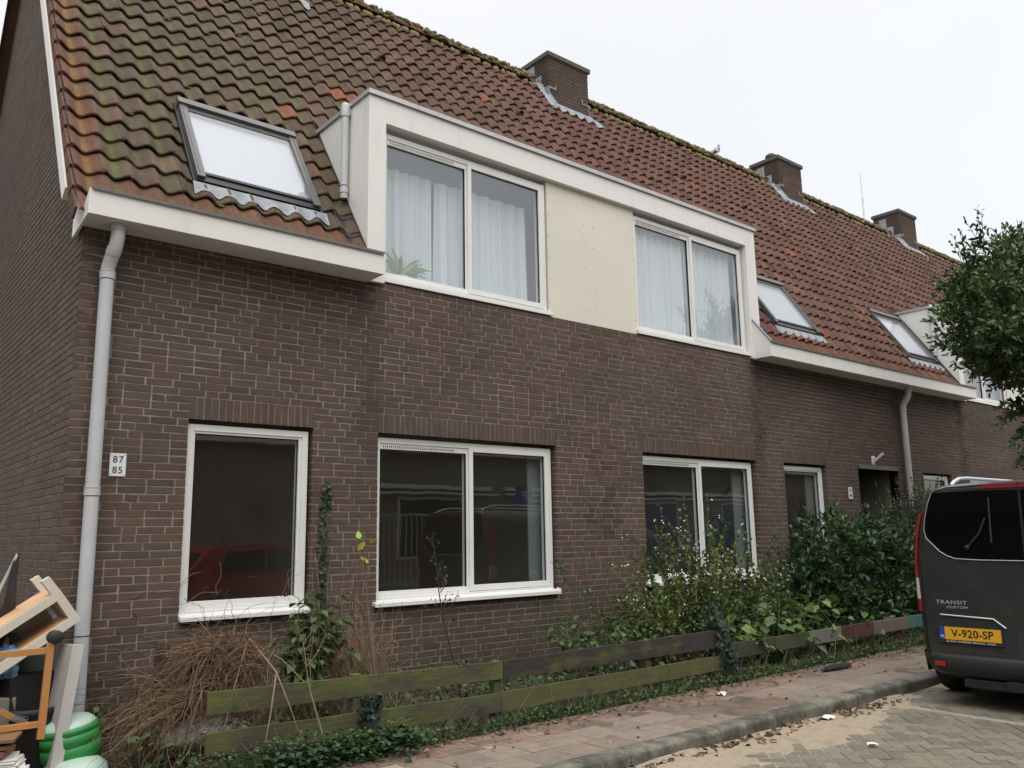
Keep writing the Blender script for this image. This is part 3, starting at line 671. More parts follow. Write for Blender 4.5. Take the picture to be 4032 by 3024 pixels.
# potted plant behind the dormer window
vp = thing('house_plant', (.38, .20, 4.18), 'leafy green pot plant behind the left upstairs dormer window', 'plant')
m = MB()
for k in range(26):
    a = random.uniform(0, 6.28); L = random.uniform(.25, .5); c = np.array([.38, .22, 4.24]); dr = np.array([math.cos(a), math.sin(a)*.18, random.uniform(.3, 1.6)]); dr /= np.linalg.norm(dr)
    pts = [c+dr*L*t+np.array([0, 0, -.35*L*t*t]) for t in np.linspace(0, 1, 5)]; sd_ = np.cross(dr, (0, 1, 0)); sd_ /= np.linalg.norm(sd_)
    V = []; 
    for q, wd in zip(pts, (.006, .02, .022, .014, .002)): V += [q-sd_*wd, q+sd_*wd]
    m.add(V, [(2*i, 2*i+1, 2*i+3, 2*i+2) for i in range(4)], (.16, .24, .10) if random.random() < .8 else (.4, .42, .15), smooth=True)
m.build('leaves', 'leaf', vp)
m = MB(); m.lathe([(.07, 4.05), (.09, 4.22), (.095, 4.24), (.08, 4.24), (.07, 4.20), (0, 4.20)], 16, (.38, .22, 0)); m.build('pot', 'interior_light', vp)

# ------------------------------------------------------------------ skylights
def skylight(H, x0, x1, y0, y1, blind='blind', split=False):
    s0, s1 = s_at_y(y0), s_at_y(y1); n0, n1 = -.02, .115
    def rb(mb, xa, xb, sa, sb, na, nb, **k):
        V = [rp(x, s_, n_) for n_ in (na, nb) for s_ in (sa, sb) for x in (xa, xb)]
        mb.add(V, np.array([(0, 2, 3, 1), (4, 5, 7, 6), (0, 1, 5, 4), (2, 6, 7, 3), (0, 4, 6, 2), (1, 3, 7, 5)]), **k)
    m = MB(); f_ = .075
    rb(m, x0, x0+f_, s0, s1, n0, n1); rb(m, x1-f_, x1, s0, s1, n0, n1); rb(m, x0-.01, x1+.01, s1-.09, s1, n0, n1+.022)
    rb(m, x0+f_, x1-f_, s1-.15, s1-.09, n0, n1-.012)
    rb(m, x0+.022, x0+.032, s0+.05, s1-.1, n1, n1+.006); rb(m, x1-.032, x1-.022, s0+.05, s1-.1, n1, n1+.006)
    o = m.build('skylight', 'greymetal', H, bevel=.004)
    m = MB(); rb(m, x0+.005, x1-.005, s0-.03, s0+.06, n0, n1-.03); rb(m, x0+f_-.02, x1-f_+.02, s0+.06, s0+.10, n0, n1-.015); rb(m, x0-.03, x0, s0-.05, s1, n0, n1-.045); rb(m, x1, x1+.03, s0-.05, s1, n0, n1-.045); rb(m, x0+.001, x1-.001, s0-.14, s0-.03, n0, n1-.065); m.build('sash_rail', 'darkmetal', o, bevel=.003)
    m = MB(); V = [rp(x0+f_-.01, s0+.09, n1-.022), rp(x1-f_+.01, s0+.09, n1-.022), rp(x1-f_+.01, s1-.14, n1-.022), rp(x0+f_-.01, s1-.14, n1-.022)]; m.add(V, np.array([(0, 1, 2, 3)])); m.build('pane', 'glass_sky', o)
    m = MB(); V = [rp(x0+f_-.01, s0+.09, n1-.07), rp(x1-f_+.01, s0+.09, n1-.07), rp(x1-f_+.01, s1-.14, n1-.07), rp(x0+f_-.01, s1-.14, n1-.07)]; m.add(V, np.array([(0, 1, 2, 3)])); m.build('blind', blind, o)
    # crinkled lead apron laid over the tiles below
    m = MB(); V, nn = [], 90
    for i in range(nn):
        x = x0-.04+(x1-x0+.10)*i/(nn-1); t = (x+2.775)/TW % 1.; hh = .050*((1+math.cos(2*math.pi*(t-.04)))/2)**1.2
        for s_, n_ in ((s0-.05, .075), (s0-.16, .06+hh*.6), (s0-.20+.012*math.sin(x*57)+hh*.25, .045+hh+.005)): V.append(rp(x, s_, n_))
    m.add(V, [(3*i+a, 3*i+a+1, 3*i+a+4, 3*i+a+3) for i in range(nn-1) for a in (0, 1)], smooth=True); m.build('apron', 'lead', o)
    return (x0-.02, x1+.02, s0-.10, s1+.03)
holes = [skylight(H1, -1.745, -.53, .33, 1.035), skylight(H1, 7.30, 8.60, .34, 1.03), skylight(H2, 11.72, 12.98, .36, 1.06, 'interior_light')]
# ------------------------------------------------------------------ chimneys
CH = [(-.56, .44, 3.27, 4.0, 10.09), (5.37, 6.37, 3.27, 4.0, 10.09), (12.73, 13.72, 3.34, 4.06, 10.24), (18.9, 19.9, 3.45, 4.2, 10.43), (26.2, 27.2, 3.27, 4.0, 10.3)]
def chimney(H, x0, x1, y0, y1, zt, pots):
    zb = 4.25+SL*y0-.25
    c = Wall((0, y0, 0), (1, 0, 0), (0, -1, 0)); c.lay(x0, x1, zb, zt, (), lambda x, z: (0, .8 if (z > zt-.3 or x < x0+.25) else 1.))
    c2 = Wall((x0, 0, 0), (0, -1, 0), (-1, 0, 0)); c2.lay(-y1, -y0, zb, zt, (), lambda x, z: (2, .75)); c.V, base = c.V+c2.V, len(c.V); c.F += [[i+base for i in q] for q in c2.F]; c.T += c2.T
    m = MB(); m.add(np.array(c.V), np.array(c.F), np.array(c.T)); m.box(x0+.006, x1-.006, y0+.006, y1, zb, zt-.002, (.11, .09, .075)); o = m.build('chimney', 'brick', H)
    m = MB(); m.box(x0-.04, x1+.04, y0-.04, y1+.04, zt+.008, zt+.095); m.box(x0-.01, x1+.01, y0-.01, y1+.01, zt+.095, zt+.11); m.build('cap', 'concrete', o, bevel=.03)
    m = MB(); m.box(x0-.012, x1+.012, y0-.012, y1, zt-.0, zt+.009); m.build('cap_strip', 'lead', o)
    if pots:
        for px in (x0+.22, x0+.62):
            py = (y0+y1)/2-.05; m = MB()
            m.lathe([(.09, zt+.11), (.085, zt+.17), (.12, zt+.18), (.135, zt+.215), (.12, zt+.26), (.07, zt+.295), (0, zt+.30)] if pots == 2 else [(.10, zt+.10), (.13, zt+.13), (.12, zt+.19), (.07, zt+.23), (0, zt+.235)], 16, (px, py, 0)); m.build('chimney_pot', 'concrete', o)
    # stepped side flashing, front apron, little wall ties
    m = MB(); t = .004
    for k in range(3):
        ya = y0+.0+k*.185-(.0 if k else .004); zlo = 4.25+SL*ya+.02; m.box(x0-.008, x0-.002, ya, ya+.21, zlo, zlo+.36+.02); m.build('step_flashing', 'lead', o); m = MB()
    m.box(x0-.008, x0+.012, y0-.008, y0-.002, 4.25+SL*y0, 4.25+SL*y0+.38); m.box(x0-.008, x0+.17, y0-.010, y0-.001, 4.25+SL*y0+.36, 4.25+SL*y0+.385); m.box(x0+.155, x0+.18, y0-.010, y0-.001, 4.25+SL*y0+.385, 4.25+SL*y0+.44); m.build('corner_flashing', 'lead', o); m = MB()
    m.box(x1-.17, x1+.006, y0-.010, y0-.001, 4.25+SL*y0+.30, 4.25+SL*y0+.32); m.box(x1-.18, x1-.16, y0-.010, y0-.001, 4.25+SL*y0+.32, 4.25+SL*y0+.40); m.box(x1-.008, x1+.008, y0-.012, y0, 4.25+SL*y0, 4.25+SL*y0+.32)
    m.build('corner_flashing', 'lead', o)
    m = MB(); V, nn = [], 60; s0 = s_at_y(y0)
    for i in range(nn):
        x = x0-.04+(x1-x0+.24)*i/(nn-1); tq = (x+2.775)/TW % 1.; hh = .05*((1+math.cos(2*math.pi*(tq-.04)))/2)**1.2; k = max(0, (x-x1)/.2)
        for s_, n_ in ((s0+.03-.15*k, .09), (s0-.05-.16*k, .07+hh*.5), (s0-.15-.12*k+.01*math.sin(x*60)+hh*.3, .05+hh)): V.append(rp(x, s_, n_))
    m.add(V, [(3*i+a, 3*i+a+1, 3*i+a+4, 3*i+a+3) for i in range(nn-1) for a in (0, 1)], smooth=True)
    V = []
    for i in range(14):
        s_ = s0-.14+(SMAX-s0+.05)*i/13
        for xx, n_ in ((x0+.01, .16), (x0-.01, .11), (x0-.10+.008*math.sin(i*3), .075+.02*(i % 2))): V.append(rp(xx, s_, n_))
    m.add(V, [(3*i+a, 3*i+a+3, 3*i+a+4, 3*i+a+1) for i in range(13) for a in (0, 1)], smooth=True); m.build('flashing', 'lead', o)
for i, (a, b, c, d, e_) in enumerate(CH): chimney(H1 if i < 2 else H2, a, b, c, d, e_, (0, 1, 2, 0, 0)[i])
# ------------------------------------------------------------------ roof tiles, underlay, rear slope, ridge, verge
def skip(x, s_):
    y = YE+s_*CA
    for a, b in ((DX0, DX1), (13.12, 19.7)):
        if a+.09 < x < b-.09 and y < (6.03-4.25)/SL-.02: return True
    for a, b, c, d in holes:
        if a < x < b and c < s_ < d: return True
    for a, b, c, d, e_ in CH:
        if a+.02 < x < b-.02 and y > c+.05: return True
    return False
NCJ = int(round((XJ+2.775)/TW))
for H, c0, c1 in ((H1, 0, NCJ), (H2, NCJ, int((XR+2.775)/TW))):
    m = MB(); tiles(m, c0, c1, skip, tile_col); ro = m.build('roof', 'tile', H)
    x0, x1 = (-2.72 if c0 == 0 else -2.775+c0*TW), -2.775+c1*TW
    m = MB()
    # dark underlay, left open under the dormer and the skylights where rooms sit behind
    dr_ = (DX0, DX1) if c0 == 0 else (13.12, 19.7); sd0 = s_at_y((6.03-4.25)/SL)
    hx = sorted({x0, x1, *dr_, *[q for h_ in holes for q in (h_[0]+.06, h_[1]-.06) if x0 < q < x1]})
    for a, b in zip(hx, hx[1:]):
        mid = (a+b)/2
        if dr_[0] < mid < dr_[1]: spans = [(sd0, SMAX)]
        else:
            spans = [(0, SMAX)]
            for h_ in holes:
                if h_[0] < mid < h_[1]: spans = [(0, h_[2]+.12), (h_[3]-.12, SMAX)]
        for p, q in spans: m.add([rp(a, p, -.03), rp(b, p, -.03), rp(b, q, -.03), rp(a, q, -.03)], np.array([(0, 1, 2, 3)]))
    m.build('underlay', 'black', ro)
    m = MB(); bz = lambda y, n_: (x0, y, n_)
    m.add([(x0-.1, RIDGE_Y, RIDGE_Z), (x1, RIDGE_Y, RIDGE_Z), (x1, GY+.2, 4.25-.2*SL), (x0-.1, GY+.2, 4.25-.2*SL)], np.array([(0, 1, 2, 3)]), (.10, .05, .035))
    m.add([(x0-.1, RIDGE_Y, RIDGE_Z-.12), (x0-.1, RIDGE_Y, RIDGE_Z), (x0-.1, GY+.2, 4.25-.2*SL), (x0-.1, GY+.2, 4.13-.2*SL)], np.array([(0, 1, 2, 3)]), (.02, .02, .02)); m.build('rear_slope', 'tile', ro)
    m = MB(); mo = MB(); x = x0-.06
    while x < x1-.1:
        L = .335; na = 9; a = np.linspace(R_(-8), R_(188), na); V = []; dz = random.uniform(-.012, .012)
        onch = any(c[0]-.2 < x+.17 < c[1]+.05 for c in CH)
        if onch and m.ch: m.build('ridge_tiles', 'tile', ro); m = MB()
        if not onch:
            for xx, rr in ((x, .145), (x+.02, .158), (x+.07, .145), (x+L+.01, .122)):
                V += [(xx, RIDGE_Y+rr*math.cos(t)*1.15, RIDGE_Z+.0+dz+rr*math.sin(t)) for t in a]
            b = random.uniform(.7, 1.1); c_ = (.13*b, .075*b, .05*b)
            m.add(V, [(i*na+j+1, i*na+j, (i+1)*na+j, (i+1)*na+j+1) for i in range(3) for j in range(na-1)], c_, smooth=True)
            dens = 7 if x > 4 else 4
            for k in range(dens*2):
                t = random.uniform(-.15, 1.1); q = random.uniform(.3, 1); rr = .138; g_ = random.uniform(.7, 1.5)
                mo.blob((x+random.random()*L, RIDGE_Y-rr*math.cos(t)*1.15, RIDGE_Z+rr*math.sin(t)*.97), (random.uniform(.03, .085), .035*q+.012, .03*q+.008), 6, 4, .3, (g_*random.uniform(.8, 1.5), g_, g_*.9))
            for k in range(3): mo.blob((x+random.random()*L, RIDGE_Y-.14, RIDGE_Z-.10), (random.uniform(.05, .09), .03, .05), 6, 4, .3, (1.8, 1.5, 1.3))
        x += L
    rg = m.build('ridge_tiles', 'tile', ro); q = mo.build('moss', 'moss', ro); q['kind'] = 'stuff'
    mo = MB()
    for k in range(70 if c0 == 0 else 50):
        x = random.uniform(x0+.2, min(x1, 24)); rr = random.randrange(1, 23)
        if skip(x, rr*TE): continue
        x = round((x+2.775)/TW)*TW-2.775+TW*.55
        for j in range(5): 
            g_ = random.uniform(.5, 1.2); mo.blob(rp(x+random.uniform(-.05, .05), rr*TE-.005+random.uniform(-.02, .01), .03), (random.uniform(.010, .036), .018, .015), 6, 4, .35, (g_, g_, g_))
    q = mo.build('moss_clumps', 'moss', ro); q['kind'] = 'stuff'
# white barge board with the side lips of the verge tiles
m = MB(); V = []
a0, a1 = s_at_y(.10), SMAX
for xx in (-2.815, -2.70):
    V += [rp(xx, a0, -.17), rp(xx, a1, -.17), rp(xx, a1, -.045), rp(xx, a0, -.045)]
m.add(V, np.array([(0, 3, 2, 1), (4, 5, 6, 7), (0, 1, 5, 4), (3, 7, 6, 2), (0, 4, 7, 3)])); m.build('barge_board', 'white', H1)
m = MB()
for rr in range(24):
    s0 = rr*TE; b = random.uniform(.75, 1.05); q = (.15*b, .07*b, .045*b); V = []
    for xx in (-2.80, -2.782):
        V += [rp(xx, s0, -.035), rp(xx, s0+TE+.03, -.06), rp(xx, s0+TE+.03, .045), rp(xx, s0, .085)]
    m.add(V, np.array([(0, 3, 2, 1), (4, 5, 6, 7), (0, 1, 5, 4), (3, 7, 6, 2), (0, 4, 7, 3), (1, 2, 6, 5)]), q)
m.build('verge_lips', 'tile', H1)
# vent caps, tile vents and antenna
for H, x in ((H1, 3.22), (H2, 15.0)):
    m = MB(); m.tube([(x, 3.85, 9.5), (x, 3.85, 9.93)], .05, 12); m.lathe([(0, 10.0), (.09, 9.985), (.095, 9.95), (.08, 9.935), (0, 9.935)], 16, (x, 3.85, 0)); m.build('vent_pipe', 'darkmetal', H)
m = MB(); m.tube([(19.0, 4.5, 8.8), (19.0, 4.5, 11.2)], .022, 8); m.tube([(19.0, 4.5, 11.2), (19.0, 4.5, 12.0)], .013, 8); m.lathe([(.03, 11.15), (.03, 11.22)], 8, (19.0, 4.5, 0)); m.build('antenna', 'silver', H2)
for x, rr in ((1.55, 18), (4.1, 18), (8.3, 18), (9.9, 17), (14.2, 17), (16, 16), (3.2, 21), (7.0, 19)):
    x = round((x+2.775)/TW)*TW-2.775; P0 = rp(x, rr*TE+.05, .06); m = MB(); m.tube([P0, rp(x, rr*TE-.02, .085)], .055, 10, (.12, .055, .04)); m.tube([rp(x, rr*TE-.0205, .085), rp(x, rr*TE-.022, .085)], .045, 10, (.01, .01, .01)); m.build('vent_tile', 'tile', H1 if x < XJ else H2)
# bitumen patch over the tiles under the dormer pipe
for H, xx in ((H1, -.30), (H2, 12.99)):
    m = MB()
    for k in range(3):
        pts = []; s0 = s_at_y(.02)+k*TE-.02
        V = []
        for j in range(7):
            t = j/6; x = xx-.09+.24*t; tq = (x+2.775)/TW % 1.; hh = .05*((1+math.cos(2*math.pi*(tq-.04)))/2)**1.35
            V += [rp(x, s0, hh+.036), rp(x, s0+.30, hh+.020)]
        m.add(V, [(2*j, 2*j+2, 2*j+3, 2*j+1) for j in range(6)], smooth=True)
        m.add([V[2*j]-np.array([0, 0, .0]) for j in range(7)]+[V[2*j]-np.array([0, 0, .02]) for j in range(7)], [(j, j+7, j+8, j+1) for j in range(6)])
    m.build('bitumen_patch', 'vanglass' if False else 'vanplastic', H)
# house number signs
def number_sign(x, z, w, h, lines, lab, sz):
    t_ = thing('number_sign', (x, -.004, z), lab, 'sign')
    m = MB(); m.box(x-w/2, x+w/2, -.014, -.004, z-h/2, z+h/2); m.build('plate', 'signwhite', t_, bevel=.002)
    for i, l in enumerate(lines):
        zz = z+h*.22-i*h*.46
        text_mb(l, sz, face_mat((1, 0, 0), (0, 0, 1), (0, -1, 0), (x, -.0155, zz)), .001, 1.15).build('numerals', 'ink', t_)
    s_ = MB()
    for a in (-1, 1):
        for b in (-1, 1): s_.lathe([(0, 0), (.004, 0), (.004, .003)], 8, (x+a*(w/2-.012), -.0145, z+b*(h/2-.012)), 'y')
    s_.build('screw', 'darkmetal', t_)
number_sign(-2.324, 2.164, .120, .178, ('87', '85'), 'white enamel sign reading 87 over 85 beside the corner downpipe', .075)
number_sign(8.64, 2.152, .12, .19, ('91', '89'), 'white enamel sign reading 91 over 89 beside the dark porch', .075)

# ------------------------------------------------------------------ low plank fence with mossy boards
def plank(x0, x1, y0, y1, z0a, z1a, z0b, z1b, t=.022, tint=(1, 1, 1), mt='wood_green', parent=None, name='board', n=14):
    """board from x0 to x1 whose ends have their own heights"""
    m = MB(); V = []; d = np.array([x1-x0, y1-y0]); L = np.hypot(*d); nrm = np.array([-d[1], d[0]])/L*t/2
    for i in range(n):
        k = i/(n-1); x, y = x0+d[0]*k, y0+d[1]*k; za, zb = z0a+(z0b-z0a)*k+random.uniform(-.002, .002), z1a+(z1b-z1a)*k+random.uniform(-.003, .002)
        if i in (0, n-1): x += random.uniform(-.003, .003)
        V += [(x-nrm[0], y-nrm[1], za), (x+nrm[0], y+nrm[1], za), (x+nrm[0], y+nrm[1], zb), (x-nrm[0], y-nrm[1], zb)]
    F = [(4*i+a, 4*i+4+a, 4*i+4+(a+1) % 4, 4*i+(a+1) % 4) for i in range(n-1) for a in range(4)]+[(0, 1, 2, 3), (4*n-1, 4*n-2, 4*n-3, 4*n-4)]
    m.add(V, F, tint); return m.build(name, mt, parent, bevel=.002)
FY = -1.50
fn = thing('plank_fence', (.6, FY, ZG), 'low two-rail plank fence green with algae along the front garden', 'fence')
plank(-2.08, .285, -1.46, FY, .486, .628, .444, .583, parent=fn); plank(.292, 3.14, FY-.002, FY, .442, .585, .425, .60, parent=fn, mt='wood_dark')
plank(-2.08, .265, -1.46, FY, .236, .380, .195, .342, parent=fn); plank(.272, 3.12, FY, FY, .193, .345, .210, .348, tint=(1.5, 1.5, 1.1), parent=fn)
for x in (-1.02, .25, 2.05, 3.16): 
    m = MB(); m.box(x-.035, x+.035, FY+.018, FY+.088, .0, .58 if x > -1 else .62); m.build('post', 'wood_green', fn, bevel=.003)
f2 = thing('painted_fence', (5.6, -1.5, ZG), 'single low rail painted in worn grey, dark red and turquoise sections', 'fence')
secs = [(3.30, 4.05, (.045, .045, .030)), (4.06, 4.72, (.06, .065, .030)), (4.73, 5.42, (.17, .16, .14)), (5.42, 6.18, (.085, .028, .028)), (6.18, 7.1, (.14, .115, .085)), (7.1, 9.2, (.045, .13, .13))]
for a, b, c_ in secs: plank(a, b-.002, -1.5, -1.5, .30, .45, .30, .45, t=.03, tint=c_, mt='wood_paint', parent=f2, name='rail_section', n=4)
for x in (3.4, 5.25, 6.9, 8.6):
    m = MB(); m.box(x-.03, x+.03, -1.48, -1.42, .0, .42); m.build('post', 'post', f2)
m = MB(); m.box(-2.14, -2.05, -.62, -.56, .05, .86); o = m.build('wooden_post', 'post', bevel=.004, org=(-2.1, -.59, .05)); tag(o, 'dark brown wooden stake standing behind the dead brown shrub', 'post')
m = MB(); m.box(-1.31, -1.25, -1.2, -1.14, .05, .72); m.box(-1.30, -1.26, -1.22, -1.16, .30, .50)
# ------------------------------------------------------------------ van parked at the kerb, rear towards the camera
VX, VYC = 3.95, -4.13
van = thing('parked_van', (6.4, VYC, 0), 'dark grey panel van parked by the kerb with its rear doors towards us', 'van')
hwz = [(.28, .86), (.33, .93), (.44, .965), (.60, .975), (.80, .98), (1.0, .982), (1.24, .975), (1.45, .955), (1.60, .93), (1.75, .885), (1.87, .835), (1.93, .79), (1.955, .74), (1.972, .60), (1.98, .35), (1.983, 0)]
def ring(x, inset, zmax=9, zlow=.28):
    pts = []
    for z, h in hwz:
        zz = max(z, zlow)
        if zz > zmax: zz = zmax-.001+(z-zmax)*.02; 
        pts.append((max(h-inset, 0) if h > 0 else 0, zz))
    P = [(x, VYC+h, z) for h, z in pts]+[(x, VYC-h, z) for h, z in pts[::-1][1:]]
    return P
def lean(z): return .05*max(0, z-1.2)**1.3
sts = [(0, .07, 9), (.012, .035, 9), (.04, .010, 9), (.09, 0, 9), (1.5, 0, 9), (3.35, 0, 9), (3.55, .02, 1.93), (3.9, .03, 1.62), (4.2, .03, 1.30), (4.4, .03, 1.14), (4.75, .06, 1.02), (4.93, .16, .85), (4.98, .30, .7)]
m = MB(); V = []; n = len(ring(0, 0))
for dx, ins, zm in sts: V += [(VX+dx+(lean(z) if dx < .2 else 0), y, z-(.02 if dx < .02 and z > 1.93 else 0)) for (_, y, z) in ring(0, ins, zm)]
V = np.array(V); F = [(i*n+j, i*n+(j+1) % n, (i+1)*n+(j+1) % n, (i+1)*n+j) for i in range(len(sts)-1) for j in range(n)]
m.add(V, F, smooth=True)
half = n//2; cap = []
for j in range(half): cap.append((j, n-1-j, n-2-j, j+1) if j < half-1 else (j, n-1-j, j+1))
m.add(V[:n], cap); m.add(V[-n:], [tuple(q[::-1]) for q in cap])
vb = m.build('body', 'vanpaint', van)
def rearq(y0, z0, y1, z1, pr=0):  # x of the rear skin at height z
    return
def rx(z, pr=.0): return VX+lean(z)-pr
def rear_poly(mb, pts, pr0, pr1, **k):
    """closed outline (y,z) laid on the rear skin, from depth pr0 out to pr1"""
    n_ = len(pts); V = [(rx(z, pr0), y, z) for y, z in pts]+[(rx(z, pr1), y, z) for y, z in pts]
    mb.add(V, [tuple(range(n_, 2*n_))[::-1]]+[(i, (i+1) % n_, n_+(i+1) % n_, n_+i) for i in range(n_)], **k)
def mirY(pts): return [(2*VYC-.0-(y)-.0, z) for y, z in pts][::-1]
SEAM = -4.12
for side in (0, 1):
    glass = [(-3.375, 1.90), (-3.335, 1.80), (-3.30, 1.66), (-3.285, 1.56), (-3.30, 1.49), (-3.41, 1.375), (-3.47, 1.335), (-3.54, 1.31), (-3.75, 1.30), (SEAM+.012, 1.295), (SEAM+.012, 1.895), (-3.75, 1.905)]
    chrome_ = [(-3.368, 1.905), (-3.325, 1.80), (-3.288, 1.66), (-3.274, 1.56), (-3.289, 1.485), (-3.402, 1.366), (-3.466, 1.325), (-3.538, 1.30), (-3.75, 1.29), (SEAM+.012, 1.287)]
    fm = (lambda p: p) if side == 0 else (lambda p: [(2*SEAM-y, z) for y, z in p][::-1])
    m = MB(); rear_poly(m, fm(glass), -.01, .006); m.build('rear_window', 'vanglass', van)
    m = MB(); c_ = fm(chrome_); m.tube([(rx(z, .006), y, z) for y, z in c_], .0035, 6); m.build('window_trim', 'silver', van)
    wy = lambda y: y if side == 0 else 2*SEAM-y
    m = MB(); m.tube([(rx(1.42, .02), wy(-3.66), 1.405), (rx(1.5, .03), wy(-3.77), 1.52), (rx(1.6, .03), wy(-3.835), 1.66)], .008, 8); m.tube([(rx(1.46, .022), wy(-3.865), 1.44), (rx(1.85, .022), wy(-3.872), 1.84)], .009, 6); m.lathe([(0, 0), (.022, 0), (.018, .02), (0, .025)], 12, (rx(1.4, .028), wy(-3.655), 1.40), 'x'); m.build('wiper', 'vanplastic', van)
# door seam, horizontal crease, number plate recess
m = MB(); m.tube([(rx(z, .001), SEAM, z) for z in (.44, .8, 1.29, 1.6, 1.93)], .006, 6); m.tube([(rx(z, .0), y, z) for y, z in ((-3.22, .44), (-3.20, .8), (-3.215, 1.2), (-3.27, 1.6), (-3.35, 1.90), (-3.5, 1.945), (SEAM, 1.955))], .004, 6); m.build('door_seam', 'black', van)
m = MB(); rear_poly(m, [(-3.30, .54), (-3.98, .50), (-3.98, .70), (-3.90, .775), (-3.34, .79)], 0, .004); m.build('plate_recess', 'vanplastic', van)
m = MB(); m.tube([(rx(.79, .010), -3.355, .80), (rx(.79, .014), -3.81, .785), (rx(.75, .012), -3.905, .712)], .007, 6); m.build('plate_trim', 'silver', van)
lp = MB(); V_ = lambda y, z, p: (rx(z, p), y, z)
PX = (0, -1, 0); PZ = (0, 0, 1); PN = (-1, 0, 0)
pcy, pcz = -3.60, .640
m = MB(); m.box(VX-.016, VX-.004, pcy-.275, pcy+.275, pcz-.085, pcz+.062); pl = m.build('number_plate', 'vanplastic', van)
m = MB(); m.box(VX-.020, VX-.016, pcy-.26, pcy+.215, pcz-.055, pcz+.055); m.build('plate_face', 'plate', pl)
m = MB(); m.box(VX-.020, VX-.016, pcy+.2151, pcy+.26, pcz-.055, pcz+.055); m.build('plate_band', 'plateblue', pl)
text_mb('V-920-SP', .094, face_mat(PX, PZ, PN, (VX-.021, pcy-.020, pcz)), .001, 1.03, sx=.99, bold=.0012).build('plate_characters', 'ink', pl)
text_mb('NL', .032, face_mat(PX, PZ, PN, (VX-.021, pcy+.237, pcz-.028)), .0008).build('country_letters', 'whiteink', pl)
text_mb('DE GROOT AUTOBEDRIJF VEENENDAAL · RHENEN', .0185, face_mat(PX, PZ, PN, (VX-.017, pcy, pcz-.071)), .0006).build('dealer_line', 'whiteink', pl)
text_mb('TRANSIT', .046, face_mat(PX, PZ, PN, (VX-.003, -3.46, .910)), .002, 1.12, sx=1.38, shear=.0).build('badge', 'silver', van)
text_mb('CUSTOM', .032, face_mat(PX, PZ, PN, (VX-.003, -3.505, .868)), .002, 1.08, sx=1.35, shear=.2).build('badge', 'silver', van)
# tail lamps wrap the corners
for sg in (1, -1):
    yc = lambda o: VYC+sg*o
    def lampq(z0, z1, mtn, nm, par=van):
        m = MB(); zs = np.linspace(z0, z1, 8); V = []
        for z in zs:
            h = float(np.interp(z, [a for a, b in hwz], [b for a, b in hwz])); w0 = -.03+.03*max(0, min(1, (1.25-z)*2.2))
            for (dx, ins) in ((.012, .040+w0*.5), (.006, .022), (.012, .006), (.03, -.008), (.09, -.014), (.14, -.002)): V.append((VX+lean(z)+dx, yc(h-ins), z))
        F = [(i*6+j, i*6+j+1, (i+1)*6+j+1, (i+1)*6+j) for i in range(7) for j in range(5)]
        if sg < 0: F = [q[::-1] for q in F]
        m.add(V, F, smooth=True); return m.build(nm, mtn, par)
    tl = lampq(1.26, 1.72, 'redlamp', 'tail_lamp'); lampq(1.12, 1.259, 'redlamp', 'lamp_segment', tl); lampq(1.02, 1.119, 'clearlamp', 'lamp_segment', tl); lampq(.93, 1.019, 'clearlamp', 'lamp_segment', tl); lampq(.82, .929, 'redlamp', 'lamp_segment', tl)
# bumper with reflectors, tow bar
m = MB(); V = []
bz = [(.27, .86, .02), (.30, .93, -.03), (.37, .965, -.055), (.435, .972, -.06), (.455, .965, -.045), (.46, .93, .02)]
for yy_ in np.linspace(-1, 1, 21):
    for z, h, px in bz: V.append((VX+px+.10*abs(yy_)**10, VYC-yy_*h, z))
m.add(V, [(i*6+j, i*6+j+1, (i+1)*6+j+1, (i+1)*6+j) for i in range(20) for j in range(5)], smooth=True)
for sg in (1, -1): m.add([(VX+.08, VYC+sg*.975, .28), (VX+.6, VYC+sg*.985, .28), (VX+.6, VYC+sg*.985, .50), (VX+.04, VYC+sg*.978, .47)], [(0, 1, 2, 3)])
m.build('bumper', 'vanplastic', van, bevel=.0)
for yy_ in (-3.33, 2*VYC+3.33): m = MB(); m.box(VX-.062, VX-.05, yy_-.048, yy_+.048, .352, .392); m.build('reflector', 'redlamp', van, bevel=.004)
m = MB(); m.box(VX-.02, VX+.05, VYC-.62, VYC+.62, .185, .255); m.box(VX-.04, VX+.02, VYC-.05, VYC+.05, .20, .29); m.tube([(VX-.02, VYC, .24), (VX-.10, VYC, .22), (VX-.13, VYC, .26), (VX-.13, VYC, .36)], .017, 10); m.blob((VX-.13, VYC, .385), .032, 10, 8, 0); m.box(VX-.05, VX, VYC+.12, VYC+.26, .19, .27); m.build('tow_bar', 'rubber', van, bevel=.006)
m = MB(); m.box(VX+.1, VX+4.7, VYC-.8, VYC+.8, .24, .30); m.build('underbody', 'black', van)
for wx in (VX+.90, VX+3.83):
    for sg in (1, -1):
        yo = VYC+sg*.955; c = (wx, yo, .335); m = MB(); d = sg
        m.lathe([(.20, 0*d), (.245, .01*d), (.30, .005*d), (.33, .03*d), (.338, .06*d), (.338, .17*d), (.33, .20*d), (.24, .22*d)], 40, (wx, yo, .335), 'y'); w = m.build('wheel', 'rubber', van)
        m = MB(); m.lathe([(.0, .05*d), (.05, .03*d), (.16, .05*d), (.20, .02*d), (.21, .0)], 24, c, 'y'); m.build('rim', 'greymetal', w)
        m = MB(); a = np.linspace(0, math.pi, 16); V = []
        for t in a: V += [(wx+.40*math.cos(t), yo+sg*.022, .335+.40*math.sin(t)), (wx+.36*math.cos(t), yo+sg*.028, .335+.36*math.sin(t))]
        m.add(V, [(2*i, 2*i+1, 2*i+3, 2*i+2) for i in range(15)]); m.build('wheel_arch', 'black', van)
